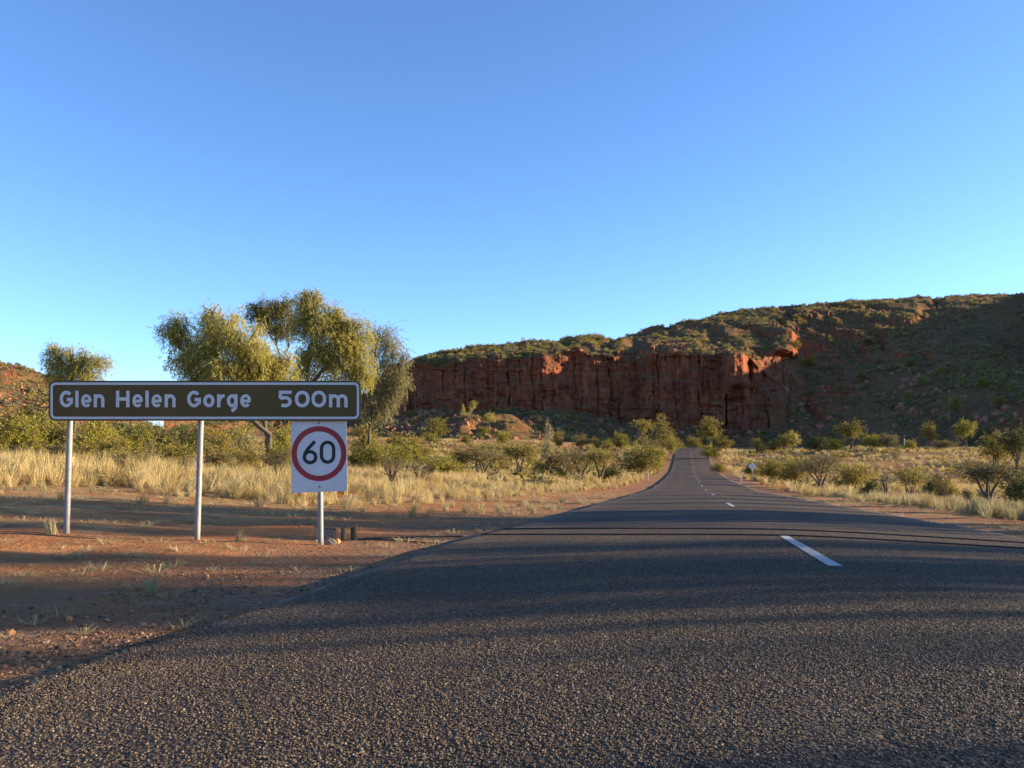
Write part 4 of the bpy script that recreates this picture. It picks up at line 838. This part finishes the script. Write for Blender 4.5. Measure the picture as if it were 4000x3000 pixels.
for k, (s1, dz, lb) in enumerate(((8.40, 0.0, 'nearer black rubber counter tube lying across the road'), (9.45, 0.0, 'farther black rubber counter tube lying across the road'))):
    tt = np.linspace(-4.62, 3.95, 90); ss = s1+(8.72-s1)*sstep(-3.6, -4.62, tt)*0.85+0.03*fbm(tt*0.55, tt*0, 15+k, 4)
    x, y = xy(ss, tt); e = np.where(tt < 0, edge(ss, -1), edge(ss, 1)); z = np.where(np.abs(tt) < e-0.05, zroad(ss, tt), np.maximum(ground(x, y), zroad(ss, np.minimum(np.abs(tt), HW))-0.05-0.08*np.clip(np.abs(tt)-e, 0, 1)))+0.009
    V, F = tube(np.stack([x, y, z], -1), 0.0072, 8); rt = tag(build('rubber_tube', V, F, m_rubber, None, True), lb, 'rubber tube')
    for tc_ in (-3.55, 3.6):
        i_ = int(np.argmin(np.abs(tt-tc_))); q = np.array([x[i_], y[i_], z[i_]]); V, F = box((0, 0, 0), (0.05, 0.07, 0.012)); V = V+q+np.array([0, 0, 0.006]); build('clamp', V, F, m_galv, rt)
# ------------------------------------------------------------------ guide posts and far signs
m_gp = simple('white_guide_post', (0.72, 0.73, 0.74), 0.5, 0.3, var=0.06); m_refl = simple('red_reflector', (0.45, 0.02, 0.02), 0.3, 0.5); m_alu = simple('aluminium_back', (0.74, 0.75, 0.74), 0.45, 0.4, metal=0.0, var=0.1)
def guide_post(qx, qy, label, Y, h=1.0):
    p = ray(qx, qy, Y); p[2] = ground(p[0], p[1]); e = empty('guide_post', p, -YAW); tag(e, label, 'guide post', 'white roadside guide posts')
    V, F = box((0, 0, h/2-0.05), (0.11, 0.035, h+0.1)); bevel_mod(build('post', V, F, m_gp, e), 0.01)
    V, F = box((0, -0.0195, h-0.15), (0.06, 0.006, 0.12)); build('reflector', V, F, m_refl, e)
guide_post(2531, 1878, 'white guide post left of the road, in front of the bushes', 76)
guide_post(2896, 1884, 'white guide post right of the road, beside the diamond sign', 74)
guide_post(2607, 1762, 'small white guide post left of the road near the crest', 158)
p = ray(2940, 1880, 75); p[2] = ground(p[0], p[1]); e = empty('diamond_sign', p, -YAW); tag(e, 'diamond road sign seen from its grey back, right of the road', 'road sign')
V, F = tube(np.array([[0, 0, -0.2], [0, 0, 2.0]]), 0.03, 10); build('post', V, F, m_galv, e, True)
a = 0.355; V = np.array([[0, .04, -a], [a, .04, 0], [0, .04, a], [-a, .04, 0]]); V = np.concatenate([V, V+np.array([0, 0.006, 0])])+np.array([0, 0, 1.43]); build('plate', V, [[[0, 1, 2, 3], [7, 6, 5, 4], [0, 4, 5, 1], [1, 5, 6, 2], [2, 6, 7, 3], [3, 7, 4, 0]]], m_alu, e)
p = ray(3534, 1768, 160); p[2] = ground(p[0], p[1]); e = empty('marker_sign', p); tag(e, 'small far sign on a thin post among the right hand trees', 'road sign')
V, F = tube(np.array([[0, 0, -0.2], [0, 0, 2.9]]), 0.04, 8); build('post', V, F, m_alu, e, True); V, F = box((0.05, -0.06, 2.55), (0.22, 0.02, 0.55)); build('plate', V, F, m_olivep, e)
# ------------------------------------------------------------------ stones by the verge
m_st = [simple('grey_stone', (0.19, 0.155, 0.125), 0.9, 0.15, var=0.35, scale=3, bump=0.4), simple('orange_stone', (0.48, 0.20, 0.08), 0.9, 0.15, var=0.3, scale=3, bump=0.4)]
for k, (qx, qy, wp, mi, lb) in enumerate([(1290, 2128, 26, 0, 'grey stone lump at the foot of the third sign post'), (1318, 2122, 17, 1, 'orange stone beside the grey lump at the third post'), (1262, 2110, 16, 1, 'small orange stone behind the grey lump at the third post'), (1235, 2118, 10, 0, 'pale stone left of the third sign post'),
        (1088, 2342, 11, 1, 'orange stone on the seal edge below the speed sign'), (808, 2258, 14, 1, 'orange stone on the gravel below the middle post'), (270, 2425, 20, 1, 'orange stone pair on the gravel at lower left'), (40, 2478, 20, 1, 'orange stone near the left edge on the gravel'), (968, 2338, 8, 0, 'pale quartz stone on the gravel shoulder'), (600, 2450, 14, 1, 'tan stone close to the ragged seal edge at left'), (880, 2412, 12, 1, 'tan stone beside the seal edge')]):
    Y = ground_hit(qx, qy, 2.0, 30); p = ray(qx, qy, Y); p[2] = ground(p[0], p[1]); r_ = wp*Y/FPX
    V, F = rock_mesh(300+k, 2, (1, 0.8, 0.72), 9); so = build('stone', V*r_, F, m_st[mi]); so.location = (p[0], p[1], p[2]+0.38*r_); so.rotation_euler = (0, 0, k*1.3); tag(so, lb, 'stone')
